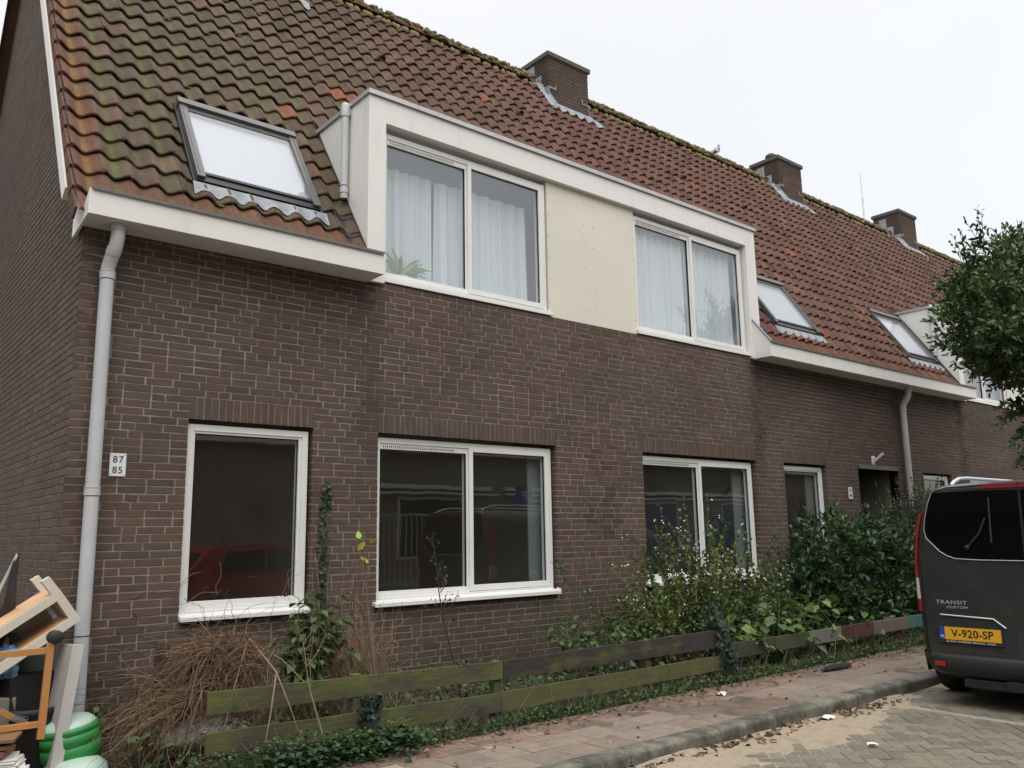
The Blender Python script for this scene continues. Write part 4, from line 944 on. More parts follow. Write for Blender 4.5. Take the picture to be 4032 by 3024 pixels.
# roof rails, red strips beside the high brake lamp
for sg in (1, -1):
    y = VYC+sg*.62; m = MB(); m.tube([(VX+.14, y, 1.965), (VX+.20, y, 2.00), (VX+.32, y, 2.035), (VX+.5, y, 2.045), (VX+2.9, y, 2.045), (VX+3.1, y, 2.03), (VX+3.2, y, 1.965)], .018, 10)
    for xx in (VX+1.4, VX+2.2): m.tube([(xx, y, 1.95), (xx, y, 2.04)], .02, 8)
    m.build('roof_rail', 'silver', van)
for side in (0, 1):
    p_ = [(-3.775, 1.922), (-3.84, 1.955), (SEAM+.010, 1.955), (SEAM+.010, 1.918)]
    if side: p_ = [(2*SEAM-y, z) for y, z in p_][::-1]
    m = MB(); rear_poly(m, p_, -.03, .010); m.build('roof_strip', 'redpaint', van)
for sg in (1, -1):
    m = MB(); y = VYC+sg*.962; m.add([(VX+.5, y+sg*.012, 1.3), (VX+3.2, y+sg*.012, 1.3), (VX+3.4, y-sg*.05, 1.72), (VX+.6, y-sg*.05, 1.78)], [(0, 1, 2, 3) if sg < 0 else (3, 2, 1, 0)]); m.build('side_window', 'vanglass', van)
m = MB(); m.add([(VX+3.56, VYC-.78, 1.90), (VX+3.56, VYC+.78, 1.90), (VX+4.38, VYC+.86, 1.17), (VX+4.38, VYC-.86, 1.17)], [(0, 1, 2, 3)]); m.tf(np.array([[1, 0, 0, .015], [0, 1, 0, 0], [0, 0, 1, .015], [0, 0, 0, 1]])); m.build('windscreen', 'vanglass', van)

# ------------------------------------------------------------------ rubbish heap at the corner: every piece a thing
def obb(mb, c, ax, ay, az, sx, sy, sz, **k):
    c, ax, ay, az = (np.array(q, float) for q in (c, ax, ay, az)); V = [c+ax*a*sx/2+ay*b*sy/2+az*d*sz/2 for d in (-1, 1) for b in (-1, 1) for a in (-1, 1)]
    return mb.add(V, np.array([(0, 2, 3, 1), (4, 5, 7, 6), (0, 1, 5, 4), (2, 6, 7, 3), (0, 4, 6, 2), (1, 3, 7, 5)]), **k)
# view plane helper directions: heap stands about 6 m from the camera; boards are placed by their own corners
def pt(u_, v_, y):   # point of the plane y = const seen at photograph pixel (u,v): used once to survey the heap
    d = np.array(f)+(u_-2016)/3332.5*np.array(r)-(v_-1512)/3332.5*np.array(u); return CAM+(y-CAM[1])/d[1]*d
def bar(mb, a, b, w, t, nrm=(0, -1, 0), **k):
    a, b = np.array(a, float), np.array(b, float); ax = b-a; L = np.linalg.norm(ax); ax /= L; n_ = np.array(nrm, float); n_ -= ax*(n_@ax); n_ /= np.linalg.norm(n_); s_ = np.cross(ax, n_)
    return obb(mb, (a+b)/2, ax, s_, n_, L, w, t, **k)
Y1 = -.75
th = thing('shelf_unit', pt(60, 2600, Y1), 'cream open shelf unit with orange-brown panels, tipped over on top of the heap', 'shelf')
# front frame of the tipped unit: outer upper rail, lower rail, end upright; depth goes back to the wall
A, B, Cc, D_ = pt(235, 2335, Y1), pt(318, 2440, Y1), pt(-80, 2640, Y1), pt(-40, 2760, Y1)
up = pt(318, 2435, Y1)-pt(230, 2322, Y1); upn = up/np.linalg.norm(up)
al = pt(-120, 2555, Y1)-pt(232, 2330, Y1); aln = al/np.linalg.norm(al); nb = np.cross(aln, upn); nb = nb*np.sign(nb[1]); DEP = .38
m = MB(); W_ = .055
P00 = pt(236, 2322, Y1); P10 = pt(322, 2440, Y1); Lr = .85
def fr(a, b, w, t0, t1, mi=0):  # board in the frame plane extruded back
    a, b = np.array(a), np.array(b); ax = (b-a)/np.linalg.norm(b-a); s_ = np.cross(ax, nb); s_ /= np.linalg.norm(s_); c = (a+b)/2+nb*(t0+t1)/2; obb(m, c, ax, s_, nb, np.linalg.norm(b-a), w, t1-t0, mi=mi)
upL = np.linalg.norm(P10-P00)
fr(P00+upn*W_/2, P00+upn*W_/2+aln*Lr, W_, 0, DEP); fr(P10-upn*W_/2, P10-upn*W_/2+aln*Lr, W_, 0, DEP); fr(P00+upn*W_+aln*W_/2, P10-upn*W_+aln*W_/2, W_, 0.001, DEP-.001); fr(P00+upn*W_+aln*(Lr-W_/2), P10-upn*W_+aln*(Lr-W_/2), W_, 0.001, DEP-.001)
m.build('frame', 'shelf', th, bevel=.0015)
m = MB(); c = P00+aln*(Lr/2)+nb*DEP/2-upn*.002; obb(m, c, aln, upn, nb, Lr-.06, .006, DEP-.03); c = P10-upn*(W_+.002)+aln*(Lr/2)+nb*DEP/2; obb(m, c, aln, upn, nb, Lr-.12, .006, DEP-.03); m.build('panel', 'birch', th)
for k_, dd in enumerate((.028, DEP-.03)):
    m = MB(); b0 = P00+nb*dd+aln*.028; obb(m, b0-upn*.055, aln, upn, nb, .055, .11, .055); m.build('foot', 'shelf', th, bevel=.0015)
m = MB(); obb(m, P00+aln*.45+upn*(upL/2)+nb*(DEP-.005), aln, upn, nb, Lr-.12, upL-2*W_, .004); m.build('back_panel', 'greyboard', th)
# beech frame with a black castor
Y2 = -1.02
th = thing('beech_chair_frame', pt(150, 2700, Y2), 'orange beech wooden frame standing upturned with one black castor on top', 'chair')
def bb(p, q, w, t, nm='rail', par=th, mt='beech', y=Y2): m = MB(); bar(m, pt(*p, y), pt(*q, y), w, t); return m.build(nm, mt, par, bevel=.002)
bb((200, 2530), (158, 2910), .040, .034, 'leg'); bb((-30, 2582), (182, 2562), .038, .024, y=Y2+.002); bb((-30, 2876), (165, 2850), .036, .024, y=Y2+.002); bb((30, 2720), (10, 2960), .04, .034, 'leg', y=Y2+.42); bb((0, 2800), (120, 2860), .035, .024, y=Y2+.2)
m = MB(); c = pt(216, 2508, Y2); m.lathe([(0, -.028), (.036, -.028), (.041, -.02), (.041, -.004), (.036, .002), (0, .002)], 20, c+[.004, -.008, 0], 'y'); m.lathe([(0, .006), (.036, .006), (.041, .012), (.041, .026), (0, .03)], 20, c+[-.004, -.004, 0], 'y'); m.tube([pt(206, 2535, Y2), c], .008, 8); m.build('castor', 'vanplastic', th)
# tall cream board leaning on the downpipe, with a wooden block behind it
Y3 = -.86
P = [pt(196, 2520, Y3-.10), pt(262, 2522, Y3+.02), pt(300, 2540, Y3), pt(235, 2520, Y3-.18)]
m = MB(); a, b = pt(284, 2536, Y3+.15), pt(186, 3060, Y3+.10); bar(m, a, b, .070, .30, nrm=(-.03, 1, 0)); m.build('leaning_board', 'greyboard', None, org=tuple(b), bevel=.002); lb = bpy.data.objects['leaning_board']; tag(lb, 'tall cream panel leaning upright between the beech frame and the downpipe', 'board')
m = MB(); a, b = pt(312, 2540, -.62), pt(300, 2616, -.62); bar(m, a, b, .036, .05); tag(m.build('wood_block', 'beech', None, org=tuple(b), bevel=.002), 'small raw wood block sticking out behind the tall cream panel', 'wood block')
# tubs
def tub(c, R, H, mt, lab, cat, nm='plastic_tub', ribs=0, tilt=0):
    m = MB(); prof = [(0, 0), (R*.8, 0), (R*.86, .02), (R*.97, H*.9), (R*1.04, H*.92), (R*1.04, H), (R*.98, H), (R*.93, H*.9), (R*.78, .03), (0, .03)]
    m.lathe(prof, 30); 
    M_ = np.array(Matrix.Translation(Vector(c)) @ Matrix.Rotation(tilt, 4, 'Y')); m.tf(M_); return tag(m.build(nm, mt, None, org=tuple(c)), lab, cat)
gx = pt(318, 2900, -.78)
th = thing('plastic_bin', (gx[0]-.06, gx[1]+.06, ZG), 'bright green and pale mint plastic bin beside the foot of the downpipe', 'bin')
gc_ = np.array([gx[0]-.035, gx[1]+.05, 0.])
def tilted(m, an=-.16): m.tf(np.array(Matrix.Translation(Vector(gc_+[0, 0, .2])) @ Matrix.Rotation(an, 4, 'Y') @ Matrix.Translation(Vector(-(gc_+[0, 0, .2]))))); return m
m = MB(); m.lathe([(.185, .08), (.182, .13), (.165, .19), (.12, .225), (.05, .24), (0, .242)], 32, gc_+[.01, -.14, .0]); m.build('front_lid', 'minttub', th)
m = MB(); m.lathe([(.165, .08), (.172, .22), (.184, .228), (.181, .30), (.171, .308), (.183, .316), (.180, .37), (.170, .376), (.180, .384), (.176, .415), (.160, .42)], 40, gc_); tilted(m).build('shell', 'greentub', th)
m = MB(); m.lathe([(.168, .405), (.160, .43), (.13, .455), (.08, .47), (0, .475)], 32, gc_); tilted(m).build('lid', 'minttub', th)
c = pt(120, 2960, -.62); tub((c[0]-.02, c[1], .12), .16, .42, 'vanplastic', 'black bucket under the beech frame', 'bucket', 'bucket')
c = pt(120, 2690, -.35); m = MB(); m.lathe([(.12, .35), (.155, .95), (.165, .96), (.165, .99), (.15, .99), (.11, .38), (0, .38)], 28, (c[0], c[1], 0)); tag(m.build('waste_bin', 'greybin', None, org=(c[0], c[1], .35)), 'tall grey plastic bin standing in the shade behind the beech frame', 'bin')
c = pt(60, 2800, -.50); m = MB(); m.prism([(-.16, 0), (.16, 0), (.13, .24), (-.13, .24)][::-1], -.16, .16, 0); m.tf(np.array(Matrix.Translation(Vector((c[0], c[1], .50))) @ Matrix.Rotation(.5, 4, 'Z'))); tag(m.build('black_crate', 'black', None, org=(c[0], c[1], .5)), 'black tapered box resting on the heap under the tipped shelf', 'box')
# bags and sheets
def crumple(c, rad, mt, lab, cat, nm, nz_=.4, n=16, mm=12): m = MB(); m.blob(c, rad, n, mm, nz_); return tag(m.build(nm, mt, None, org=tuple(c)), lab, cat)
crumple(pt(10, 2610, -.66), (.11, .06, .09), 'blueblag', 'crumpled blue and clear plastic bag stuffed inside the tipped shelf', 'bag', 'plastic_bag')
m = MB(); a, b = pt(-120, 2560, -.45), pt(105, 2175, -.45); n_ = 10; V = []
for i in range(n_):
    t = i/(n_-1); p = a+(b-a)*t; w = .20*(1-t)**.5+.01; q = np.array([.05*math.sin(t*5), .03*math.sin(t*7), 0]); V += [p+q, p+q+np.array([.11, .05, -.18])*w*4]
m.add(V, [(2*i, 2*i+1, 2*i+3, 2*i+2) for i in range(n_-1)]); m.add([v+np.array([.01, .02, 0]) for v in V], [(2*i+2, 2*i+3, 2*i+1, 2*i) for i in range(n_-1)]); bs = m.build('plastic_sheet', 'vanplastic', None, org=tuple(a)); tag(bs, 'black plastic sheet folded up to a point behind the tipped shelf', 'sheet')
m = MB(); V2 = [V[0]+np.array([-.01, -.02, .03]), V[0]+np.array([0, -.02, -.02]), V[-2]+np.array([0, -.01, -.02]), V[-2]+np.array([-.01, -.01, .0])]; m.add(V2, [(0, 1, 2, 3)]); m.build('sheet_edge', 'greyboard', bs)
# boards and magazines at the bottom
def flat(u0, v0, y, w, d, t, rz, mt, lab, cat, nm, grp=None, tilt=0):
    c = pt(u0, v0, y); m = MB(); m.box(-w/2, w/2, -d/2, d/2, 0, t); m.tf(np.array(Matrix.Translation(Vector(c)) @ Matrix.Rotation(rz, 4, 'Z') @ Matrix.Rotation(tilt, 4, 'Y'))); return tag(m.build(nm, mt, None, org=tuple(c), bevel=.001), lab, cat, grp)
flat(-60, 2918, -1.08, .34, .24, .018, -.35, 'brownboard', 'thin brown board on top of the magazine pile, uppermost one', 'board', 'brown_board', 'brown boards on the heap')
flat(-70, 2950, -1.08, .30, .22, .022, -.2, 'brownboard', 'thicker brown board directly under the uppermost brown board', 'board', 'brown_board', 'brown boards on the heap')
flat(-70, 2975, -1.06, .28, .22, .03, -.45, 'brownboard', 'lowest brown board lying on the magazines', 'board', 'brown_board', 'brown boards on the heap')
for k in range(9):
    u0 = -50+k*7+random.uniform(-8, 8); v0 = 2992+k*9
    flat(u0, v0, -1.08-k*.004, .30, .22, .009, -.3+random.uniform(-.25, .25), 'paper', ('topmost' if k == 0 else ('second', 'third', 'fourth', 'fifth', 'sixth', 'seventh', 'eighth', 'ninth')[k-1])+' white magazine counted from the top of the sliding stack', 'magazine', 'magazine', 'magazines in the sliding stack')
th = thing('wire_rack', pt(60, 2840, -.80), 'small bent wire rack lying below the black box', 'rack')
for k in range(4):
    p = pt(30+k*12, 2830+k*2, -.85); m = MB(); m.tube([p, p+[.06, .02, .012], p+[.066, .02, -.006], p+[.01, 0, -.012]], .0022, 6); m.build('wire', 'rope', th)
# filler: dark junk mass under everything, resting on the ground
c = pt(-140, 2850, -.55); m = MB(); m.box(c[0]-.5, c[0]+.25, c[1]-.15, c[1]+.35, .05, .62); tag(m.build('cardboard_box', 'interior', None, org=(c[0], c[1], .05), bevel=.01), 'dark box at the bottom of the heap carrying the shelf', 'box')

# ------------------------------------------------------------------ plants
def nrmz(a): return a/(np.linalg.norm(a, axis=-1, keepdims=True)+1e-9)
def leaves(mb, P, D, L, W, T, up=None, fold=.25, curl=.2, shape='oval', flat=.5):
    """P base points, D directions, per leaf length and width, tint"""
    P, D = np.asarray(P, float), nrmz(np.asarray(D, float)); n = len(P)
    if n == 0: return
    L = np.broadcast_to(np.asarray(L, float), (n,))[:, None]; W = np.broadcast_to(np.asarray(W, float), (n,))[:, None]; T = np.broadcast_to(np.asarray(T, float), (n, 3))
    U = nrmz(np.array([0, 0, 1.])*flat+rng.normal(0, .45, (n, 3))) if up is None else nrmz(np.asarray(up, float))
    S = nrmz(np.cross(D, U)); Nn = np.cross(S, D)
    if shape == 'oval': prof = [(0, 0), (.28, .40), (.62, .5), (1, 0)]
    elif shape == 'long': prof = [(0, 0), (.25, .42), (.6, .46), (1, 0)]
    elif shape == 'heart': prof = [(0, 0), (.12, .46), (.5, .5), (1, 0)]
    else: prof = [(0, 0), (.2, .3), (.5, .6), (1, 0)]
    a1, w1 = prof[1]; a2, w2 = prof[2]; dr = curl*L
    b = P; t = P+D*L-Nn*dr
    m1 = P+D*L*a1-Nn*dr*a1*a1; m2 = P+D*L*a2-Nn*dr*a2*a2
    l1, r1 = m1+S*W*w1+Nn*W*fold*w1, m1-S*W*w1+Nn*W*fold*w1; l2, r2 = m2+S*W*w2+Nn*W*fold*w2, m2-S*W*w2+Nn*W*fold*w2
    V = np.stack([b, m1, m2, t, l1, l2, r1, r2], 1).reshape(-1, 3); k = np.arange(n)[:, None]*8
    tri = np.array([(0, 1, 4), (2, 3, 5), (0, 6, 1), (2, 7, 3)]); qd = np.array([(4, 1, 2, 5), (1, 6, 7, 2)])
    mb.add(V, (k[:, :, None]+tri[None]).reshape(-1, 3), np.repeat(T, 4, 0), smooth=True)
    c = mb.ch[-1]; mb.ch.append([None, (k[:, :, None]+qd[None]).reshape(-1, 4), np.repeat(T, 2, 0), 0, True])
class Plant:
    def __init__(s): s.L, s.S = MB(), MB(); s.buf = []
    def shoot(s, p, d, length, nl, ll, lw, tint, stemr=.003, droop=.0, start=.1, stemt=(.09, .07, .035), spread=.9, jit=.15, pairs=False, taper=True):
        d = np.array(d, float); d /= np.linalg.norm(d); k = 6; pts = [np.array(p, float)]; dd = d.copy()
        for i in range(k-1):
            dd = dd+np.array([0, 0, -droop])/k+rng.normal(0, .05, 3); dd /= np.linalg.norm(dd); pts.append(pts[-1]+dd*length/(k-1))
        pts = np.array(pts)
        if stemr: s.S.tube(pts, np.linspace(stemr, stemr*.4, k), 4, stemt, cap=False)
        tt = np.linspace(start, 1, nl); ph = rng.uniform(0, 6.28)
        for i, t in enumerate(tt):
            q = t*(k-1); j = min(int(q), k-2); pos = pts[j]+(pts[j+1]-pts[j])*(q-j); ax = pts[j+1]-pts[j]; ax = ax/np.linalg.norm(ax)
            a = ph+i*(math.pi if pairs else 2.4); e1 = np.cross(ax, (0, 0, 1.)) if abs(ax[2]) < .95 else np.array([1., 0, 0]); e1 /= np.linalg.norm(e1); e2 = np.cross(ax, e1)
            o = e1*math.cos(a)+e2*math.sin(a); sp = spread*(1-.5*t)
            for sg in ((1, -1) if pairs else (1,)):
                dl = ax*(1-sp*.5)+o*sg*sp+rng.normal(0, jit, 3)
                b = rng.uniform(.7, 1.25); sc = (1-.35*t if taper else 1)*rng.uniform(.8, 1.15)
                s.buf.append((pos, dl, ll*sc, lw*sc, [c*b*random.uniform(.92, 1.08) for c in tint]))
        return pts
    def flush(s, **k):
        if s.buf:
            P, D, L, W, T = zip(*s.buf); leaves(s.L, np.array(P), np.array(D), np.array(L), np.array(W), np.array(T), **k); s.buf = []
def in_blob(cs):
    """random point inside a union of ellipsoids [(centre, radii)], biased to the shell; returns point, outward direction"""
    w = np.array([c[1][0]*c[1][1]*c[1][2] for c in cs])**.67; c, r_ = cs[rng.choice(len(cs), p=w/w.sum())]
    d = rng.normal(0, 1, 3); d /= np.linalg.norm(d); k = rng.uniform(.45, 1)**.45*(1+.10*math.sin(d[0]*7+d[2]*5+c[0])); return np.array(c)+d*np.array(r_)*k, d
# cherry laurel beside the third window
def laurel(name, org, cs, nsh, lab, cat, ll=.11, lw=.042, tcol=((.034, .074, .022), (.055, .105, .030), (.022, .048, .018)), trunk=None, L0=.26, nl=9):
    t_ = thing(name, org, lab, cat); p = Plant()
    for i in range(nsh):
        q, d = in_blob(cs); dn = nrmz(d*np.array([1, 1, 1])+np.array([0, 0, .55])+rng.normal(0, .35, 3)); tc_ = tcol[rng.choice(len(tcol), p=[.5, .25, .25])]
        p.shoot(q-dn*L0*.6, dn, L0*random.uniform(.7, 1.2), nl, ll, lw, tc_, .003, stemt=(.05, .06, .025), droop=.1)
    p.flush(curl=.16, fold=.22, shape='long')
    if trunk:
        for a in trunk: p.S.tube(a[0], np.linspace(a[1], a[2], len(a[0])), 8, (.055, .045, .032))
    p.L.build('foliage', 'leaf_gloss', t_); p.S.build('branches', 'stem', t_); return t_
tr = lambda *P: [np.array(q, float) for q in P]
def stems(c, n, h, sp, r0=.012):
    out_ = []
    for k in range(n):
        a = random.uniform(0, 6.28); e_ = np.array(c)+np.array([math.cos(a)*sp, math.sin(a)*sp*.5, h*random.uniform(.7, 1)]); b_ = np.array(c)+np.array([math.cos(a)*.06, math.sin(a)*.05, 0]); m_ = (b_+e_)/2+rng.normal(0, .04, 3)+np.array([0, 0, .1]); out_.append((tr(b_, m_, e_), r0, r0*.4))
    return out_
laurel('laurel_bush', (7.1, -.80, ZG), [((6.75, -.72, 1.15), (.85, .48, .70)), ((7.7, -.78, 1.05), (.85, .50, .72)), ((6.15, -.66, .82), (.55, .42, .50)), ((6.9, -.85, .55), (1.35, .45, .40)), ((8.4, -.85, .85), (.55, .45, .62))], 900,
       'dense dark green laurel bush in front of the narrow window and porch', 'bush', ll=.135, lw=.055, trunk=stems((7.1, -.75, ZG), 9, 1.2, .8))
# snowberry with white berries in front of the third window
sb = thing('snowberry_bush', (4.1, -.75, ZG), 'loose green snowberry bush dotted with white berries under the third window', 'bush'); p = Plant(); be = []
def sberry(pos, n=3):
    for k in range(n): be.append(np.array(pos)+rng.normal(0, .016, 3))
tc_s = ((.072, .110, .034), (.125, .155, .036), (.046, .072, .026))
tips = [(2.75, 1.15), (3.0, 1.35), (3.15, 1.6), (3.32, 1.45), (3.62, 2.02), (3.55, 1.8), (3.72, 1.72), (3.9, 1.55), (4.1, 1.62), (4.25, 1.35), (4.45, 1.55), (4.58, 1.75), (4.7, 1.4), (3.5, 1.5), (3.45, 1.3), (4.5, 1.35), (4.62, 1.25), (3.66, 1.4), (4.3, 1.4), (4.85, 1.3), (5.0, 1.45), (5.15, 1.3), (5.3, 1.05), (2.6, .9), (3.1, 1.15), (3.8, 1.3), (4.2, 1.2)]
for k in range(430):
    if k < 90: tx, tz = tips[k % len(tips)]; tx += random.uniform(-.05, .05); tz *= random.uniform(.93, 1.0)
    else: tx = random.uniform(2.5, 5.0); tz = random.uniform(.5, 1.30-.28*abs(tx-4.2)/1.2)
    b_ = np.array([3.0+(tx-2.5)*.72+random.uniform(-.2, .2), random.uniform(-1.0, -.6), ZG+.05]); e_ = np.array([tx, random.uniform(-1.15, -.35), tz]); L = np.linalg.norm(e_-b_)
    up_ = tz > 1.45
    pts = p.shoot(b_, (e_-b_)/L+np.array([0, 0, .12]), L*1.02, int(L*17), .066, .048, tc_s[rng.choice(3)], .0035, droop=.38, start=.3, stemt=(.12, .09, .05), spread=1.1, pairs=k % 2 == 0)
    for j in range(random.randrange(0, 2) if k > 20 else 2): q = pts[random.randrange(3, 6)]+rng.normal(0, .03, 3); sberry(q, random.randrange(1, 3))
    if k % 3 == 0:
        q = pts[3]; p.shoot(q, rng.normal(0, .6, 3)+np.array([0, 0, .5]), .3, 10, .064, .046, tc_s[rng.choice(3)], .002, droop=.4)
p.flush(curl=.12, fold=.15, shape='oval'); p.L.build('foliage', 'leaf', sb); p.S.build('branches', 'stem', sb)
m = MB()
for q in be: m.blob(q, .0085, 7, 5, .03)
q_ = m.build('berries', 'berry', sb); q_['kind'] = 'stuff'
# broad leaved border plants behind the painted rail
def broad(name, org, pts_, lab, ll, lw, tcols, nst, h, spread, droop=.5, nl=5, shape='heart', cat='plant', mt='leaf', petiole=.12):
    t_ = thing(name, org, lab, cat); p = Plant()
    for k in range(nst):
        b_ = np.array([random.uniform(*pts_[0]), random.uniform(*pts_[1]), ZG]); hh = h*random.uniform(.5, 1.1)
        st = [b_, b_+rng.normal(0, .05, 3)+[0, 0, hh*.5], b_+rng.normal(0, spread, 3)*[1, .6, 0]+[0, 0, hh]]; p.S.tube(st, [.006, .005, .003], 5, (.07, .09, .03), cap=False)
        for j in range(nl):
            q = st[1]+(st[2]-st[1])*j/max(nl-1, 1) if j > 0 else st[1]; a = random.uniform(0, 6.28); d = np.array([math.cos(a), math.sin(a), random.uniform(-.1, .6)]); e_ = q+d*petiole; p.S.tube([q, e_], .0025, 4, (.08, .10, .03), cap=False)
            b = random.uniform(.75, 1.2); sc = random.uniform(.6, 1.15); p.buf.append((e_, d*[1, 1, .1]-np.array([0, 0, droop*random.uniform(.2, 1)]), ll*sc, lw*sc, [c*b for c in tcols[rng.choice(len(tcols))]]))
    p.flush(curl=.22, fold=.14, shape=shape, flat=1.5); p.L.build('foliage', mt, t_); p.S.build('stems', 'stem', t_); return t_
gcol = ((.075, .125, .030), (.105, .155, .032), (.055, .095, .028))
broad('border_plant', (4.7, -1.15, ZG), ((3.6, 5.5), (-1.40, -.9)), 'broad yellow-green leaves hanging over the painted rail', .13, .10, gcol, 60, .66, .13)
broad('border_plant', (6.2, -1.3, ZG), ((5.7, 6.6), (-1.4, -1.1)), 'small clump of pale broad leaves just left of the turquoise rail section', .11, .08, gcol, 8, .42, .06)
broad('bramble', (2.55, -.9, ZG), ((1.6, 3.0), (-1.2, -.6)), 'dark green toothed bramble leaves right of the second window', .075, .05, ((.05, .085, .03), (.07, .11, .035)), 44, .60, .14, nl=10, petiole=.06)
broad('green_shrub', (-.98, -.62, ZG), ((-1.15, -.78), (-.85, -.5)), 'upright green leafy shrub under the right end of the first window sill', .095, .055, ((.05, .085, .028), (.065, .105, .03), (.035, .065, .025)), 24, .98, .10, nl=15, petiole=.07, droop=.7)
# rose shrub in front of the porch
rs_ = thing('rose_shrub', (9.4, -.7, ZG), 'tall open shrub with small leaves and one pink flower before the porch', 'shrub'); p = Plant()
for k in range(260):
    b_ = np.array([9.3+random.uniform(-.5, .5), random.uniform(-.9, -.5), ZG]); tx = random.uniform(8.3, 10.9); tz = random.uniform(1.5, 2.5)-.35*abs(tx-9.9)/1.2; e_ = np.array([tx, random.uniform(-1.1, -.25), tz]); L = np.linalg.norm(e_-b_)
    p.shoot(b_, (e_-b_)/L, L, int(L*13), .068, .042, ((.055, .078, .036), (.095, .11, .06), (.04, .055, .028))[rng.choice(3)], .004, droop=.15, start=.35, stemt=(.05, .05, .03), pairs=True)
p.flush(curl=.1, fold=.15); p.L.build('foliage', 'leaf', rs_); p.S.build('branches', 'stem', rs_)
for q, rr in (((10.35, -.85, 2.02), .035), ((10.55, -.8, 1.82), .028)):
    m = MB()
    for k in range(3): m.blob(np.array(q)+rng.normal(0, .01, 3), rr*(1-.2*k), 8, 5, .25)
    m.build('flower', 'flower', rs_)
# ivy: on the wall, on the fence posts, over the ground
def ivy(name, path, n, rad, lab, ls=.038, tcol=((.022, .042, .024), (.035, .06, .032)), cat='ivy', flatw=None):
    path = np.array(path, float); t_ = thing(name, tuple(path[0]), lab, cat); p = Plant(); seg = np.linspace(0, len(path)-1.001, n)
    for q in seg:
        j = int(q); pos = path[j]+(path[j+1]-path[j])*(q-j); rr = rad(q/(len(path)-1)); a = random.uniform(0, 6.28); o = np.array([math.cos(a), math.sin(a), random.uniform(-.3, .3)])*rr*random.uniform(.3, 1)
        if flatw: o[1] = -abs(o[1])*.35; o[0] *= 1
        P_ = pos+o; N_ = nrmz(np.array([o[0]*.5, -1 if flatw else o[1]*12, .5])+rng.normal(0, .35, 3)); D = np.cross(N_, rng.normal(0, 1, 3)); D = nrmz(D+np.array([0, 0, -.8])); b = random.uniform(.7, 1.35); c_ = tcol[rng.choice(len(tcol))]
        leaves(p.L, [P_], [D], ls*random.uniform(.7, 1.2), ls*random.uniform(.8, 1.2), [[x*b for x in c_]], up=[N_], fold=.08, curl=.1, shape='heart')
    p.L.build('foliage', 'leaf', t_); m = MB(); m.tube(path, .006, 6, (.05, .045, .03)); m.build('vine', 'stem', t_); return t_
ivy('climbing_ivy', [(-.62, -.03, ZG), (-.58, -.03, .7), (-.55, -.025, 1.2), (-.56, -.02, 1.6), (-.535, -.02, 2.08)], 190, lambda t: .045 if t > .4 else .075, 'thin strand of ivy climbing the bricks between the first and second windows', ls=.045, flatw=True)
ivy('post_ivy', [(3.16, -1.50, ZG), (3.17, -1.52, .3), (3.12, -1.50, .6), (3.05, -1.46, .86)], 520, lambda t: .19-.08*t, 'dark bluish ivy wrapped round the fence post at the end of the green rails', tcol=((.020, .036, .026), (.034, .056, .040), (.03, .045, .04)))
ivy('fence_ivy', [(-.95, -1.53, ZG), (-.95, -1.54, .22), (-.94, -1.53, .40), (-.93, -1.52, .46)], 230, lambda t: .13-.06*t, 'dark ivy clump in front of the fence below the green shrub', tcol=((.018, .032, .026), (.03, .048, .038)))
# dead brown shrub
ds = thing('dead_shrub', (-1.75, -.85, ZG), 'dry brown shrub of tangled dead twigs by the corner', 'shrub'); m = MB()
bc = ((.135, .075, .04), (.17, .105, .06), (.10, .052, .028), (.24, .17, .105), (.08, .042, .024))
for k in range(2100):
    if k % 2: hx, hz = -1.66, .84; a = random.uniform(1.2, 5.1) if random.random() < .8 else random.uniform(0, 6.28); L = random.uniform(.2, .65)*(1 if math.cos(a) < .2 else .6); st = np.array([hx+random.uniform(-.25, .08), -.85+random.uniform(-.12, .12), hz+random.uniform(-.10, .02)])
    else: a = random.uniform(2.2, 4.1); L = random.uniform(.25, .75); st = np.array([random.uniform(-2.2, -1.4), -.85+random.uniform(-.3, .3), random.uniform(.35, .92)-.25*0]); st[2] = min(st[2], .42+.46*(st[0]+2.3))+random.uniform(-.05, .05)
    d = np.array([math.cos(a)*(1.0 if math.cos(a) < 0 else .45), math.sin(a)*.6-.05, random.uniform(-.1, .35)]); pts = [st]; kk = 6
    for i in range(kk-1):
        d = d+np.array([random.gauss(0, .42), random.gauss(0, .35), -.30+random.gauss(0, .34)]); d /= np.linalg.norm(d); q = pts[-1]+d*L/(kk-1)
        if q[2] < ZG: break
        pts.append(q)
    if len(pts) > 2: m.tube(pts, np.linspace(random.uniform(.0018, .0036), .001, len(pts)), 4, bc[rng.choice(5)], cap=False)
m.build('twigs', 'stem', ds)
m = MB()
for pts in (tr((-1.30, -.9, ZG), (-1.40, -.88, .45), (-1.52, -.86, .68), (-1.56, -.85, .86)), tr((-1.52, -.86, .68), (-1.62, -1.0, .76), (-1.72, -1.15, .6)), tr((-1.56, -.85, .84), (-1.40, -1.05, .72), (-1.22, -1.2, .5)), tr((-1.56, -.85, .86), (-1.68, -1.05, .80), (-1.85, -1.25, .5), (-1.9, -1.3, .34)),
            tr((-1.56, -.85, .86), (-1.62, -1.45, .70), (-1.58, -1.58, .50), (-1.52, -1.6, .33)), tr((-1.62, -1.45, .68), (-1.72, -1.60, .45), (-1.76, -1.62, .28))): m.tube(pts, np.linspace(.007, .003, len(pts)), 6, (.22, .155, .10))
m.build('branches', 'stem', ds)
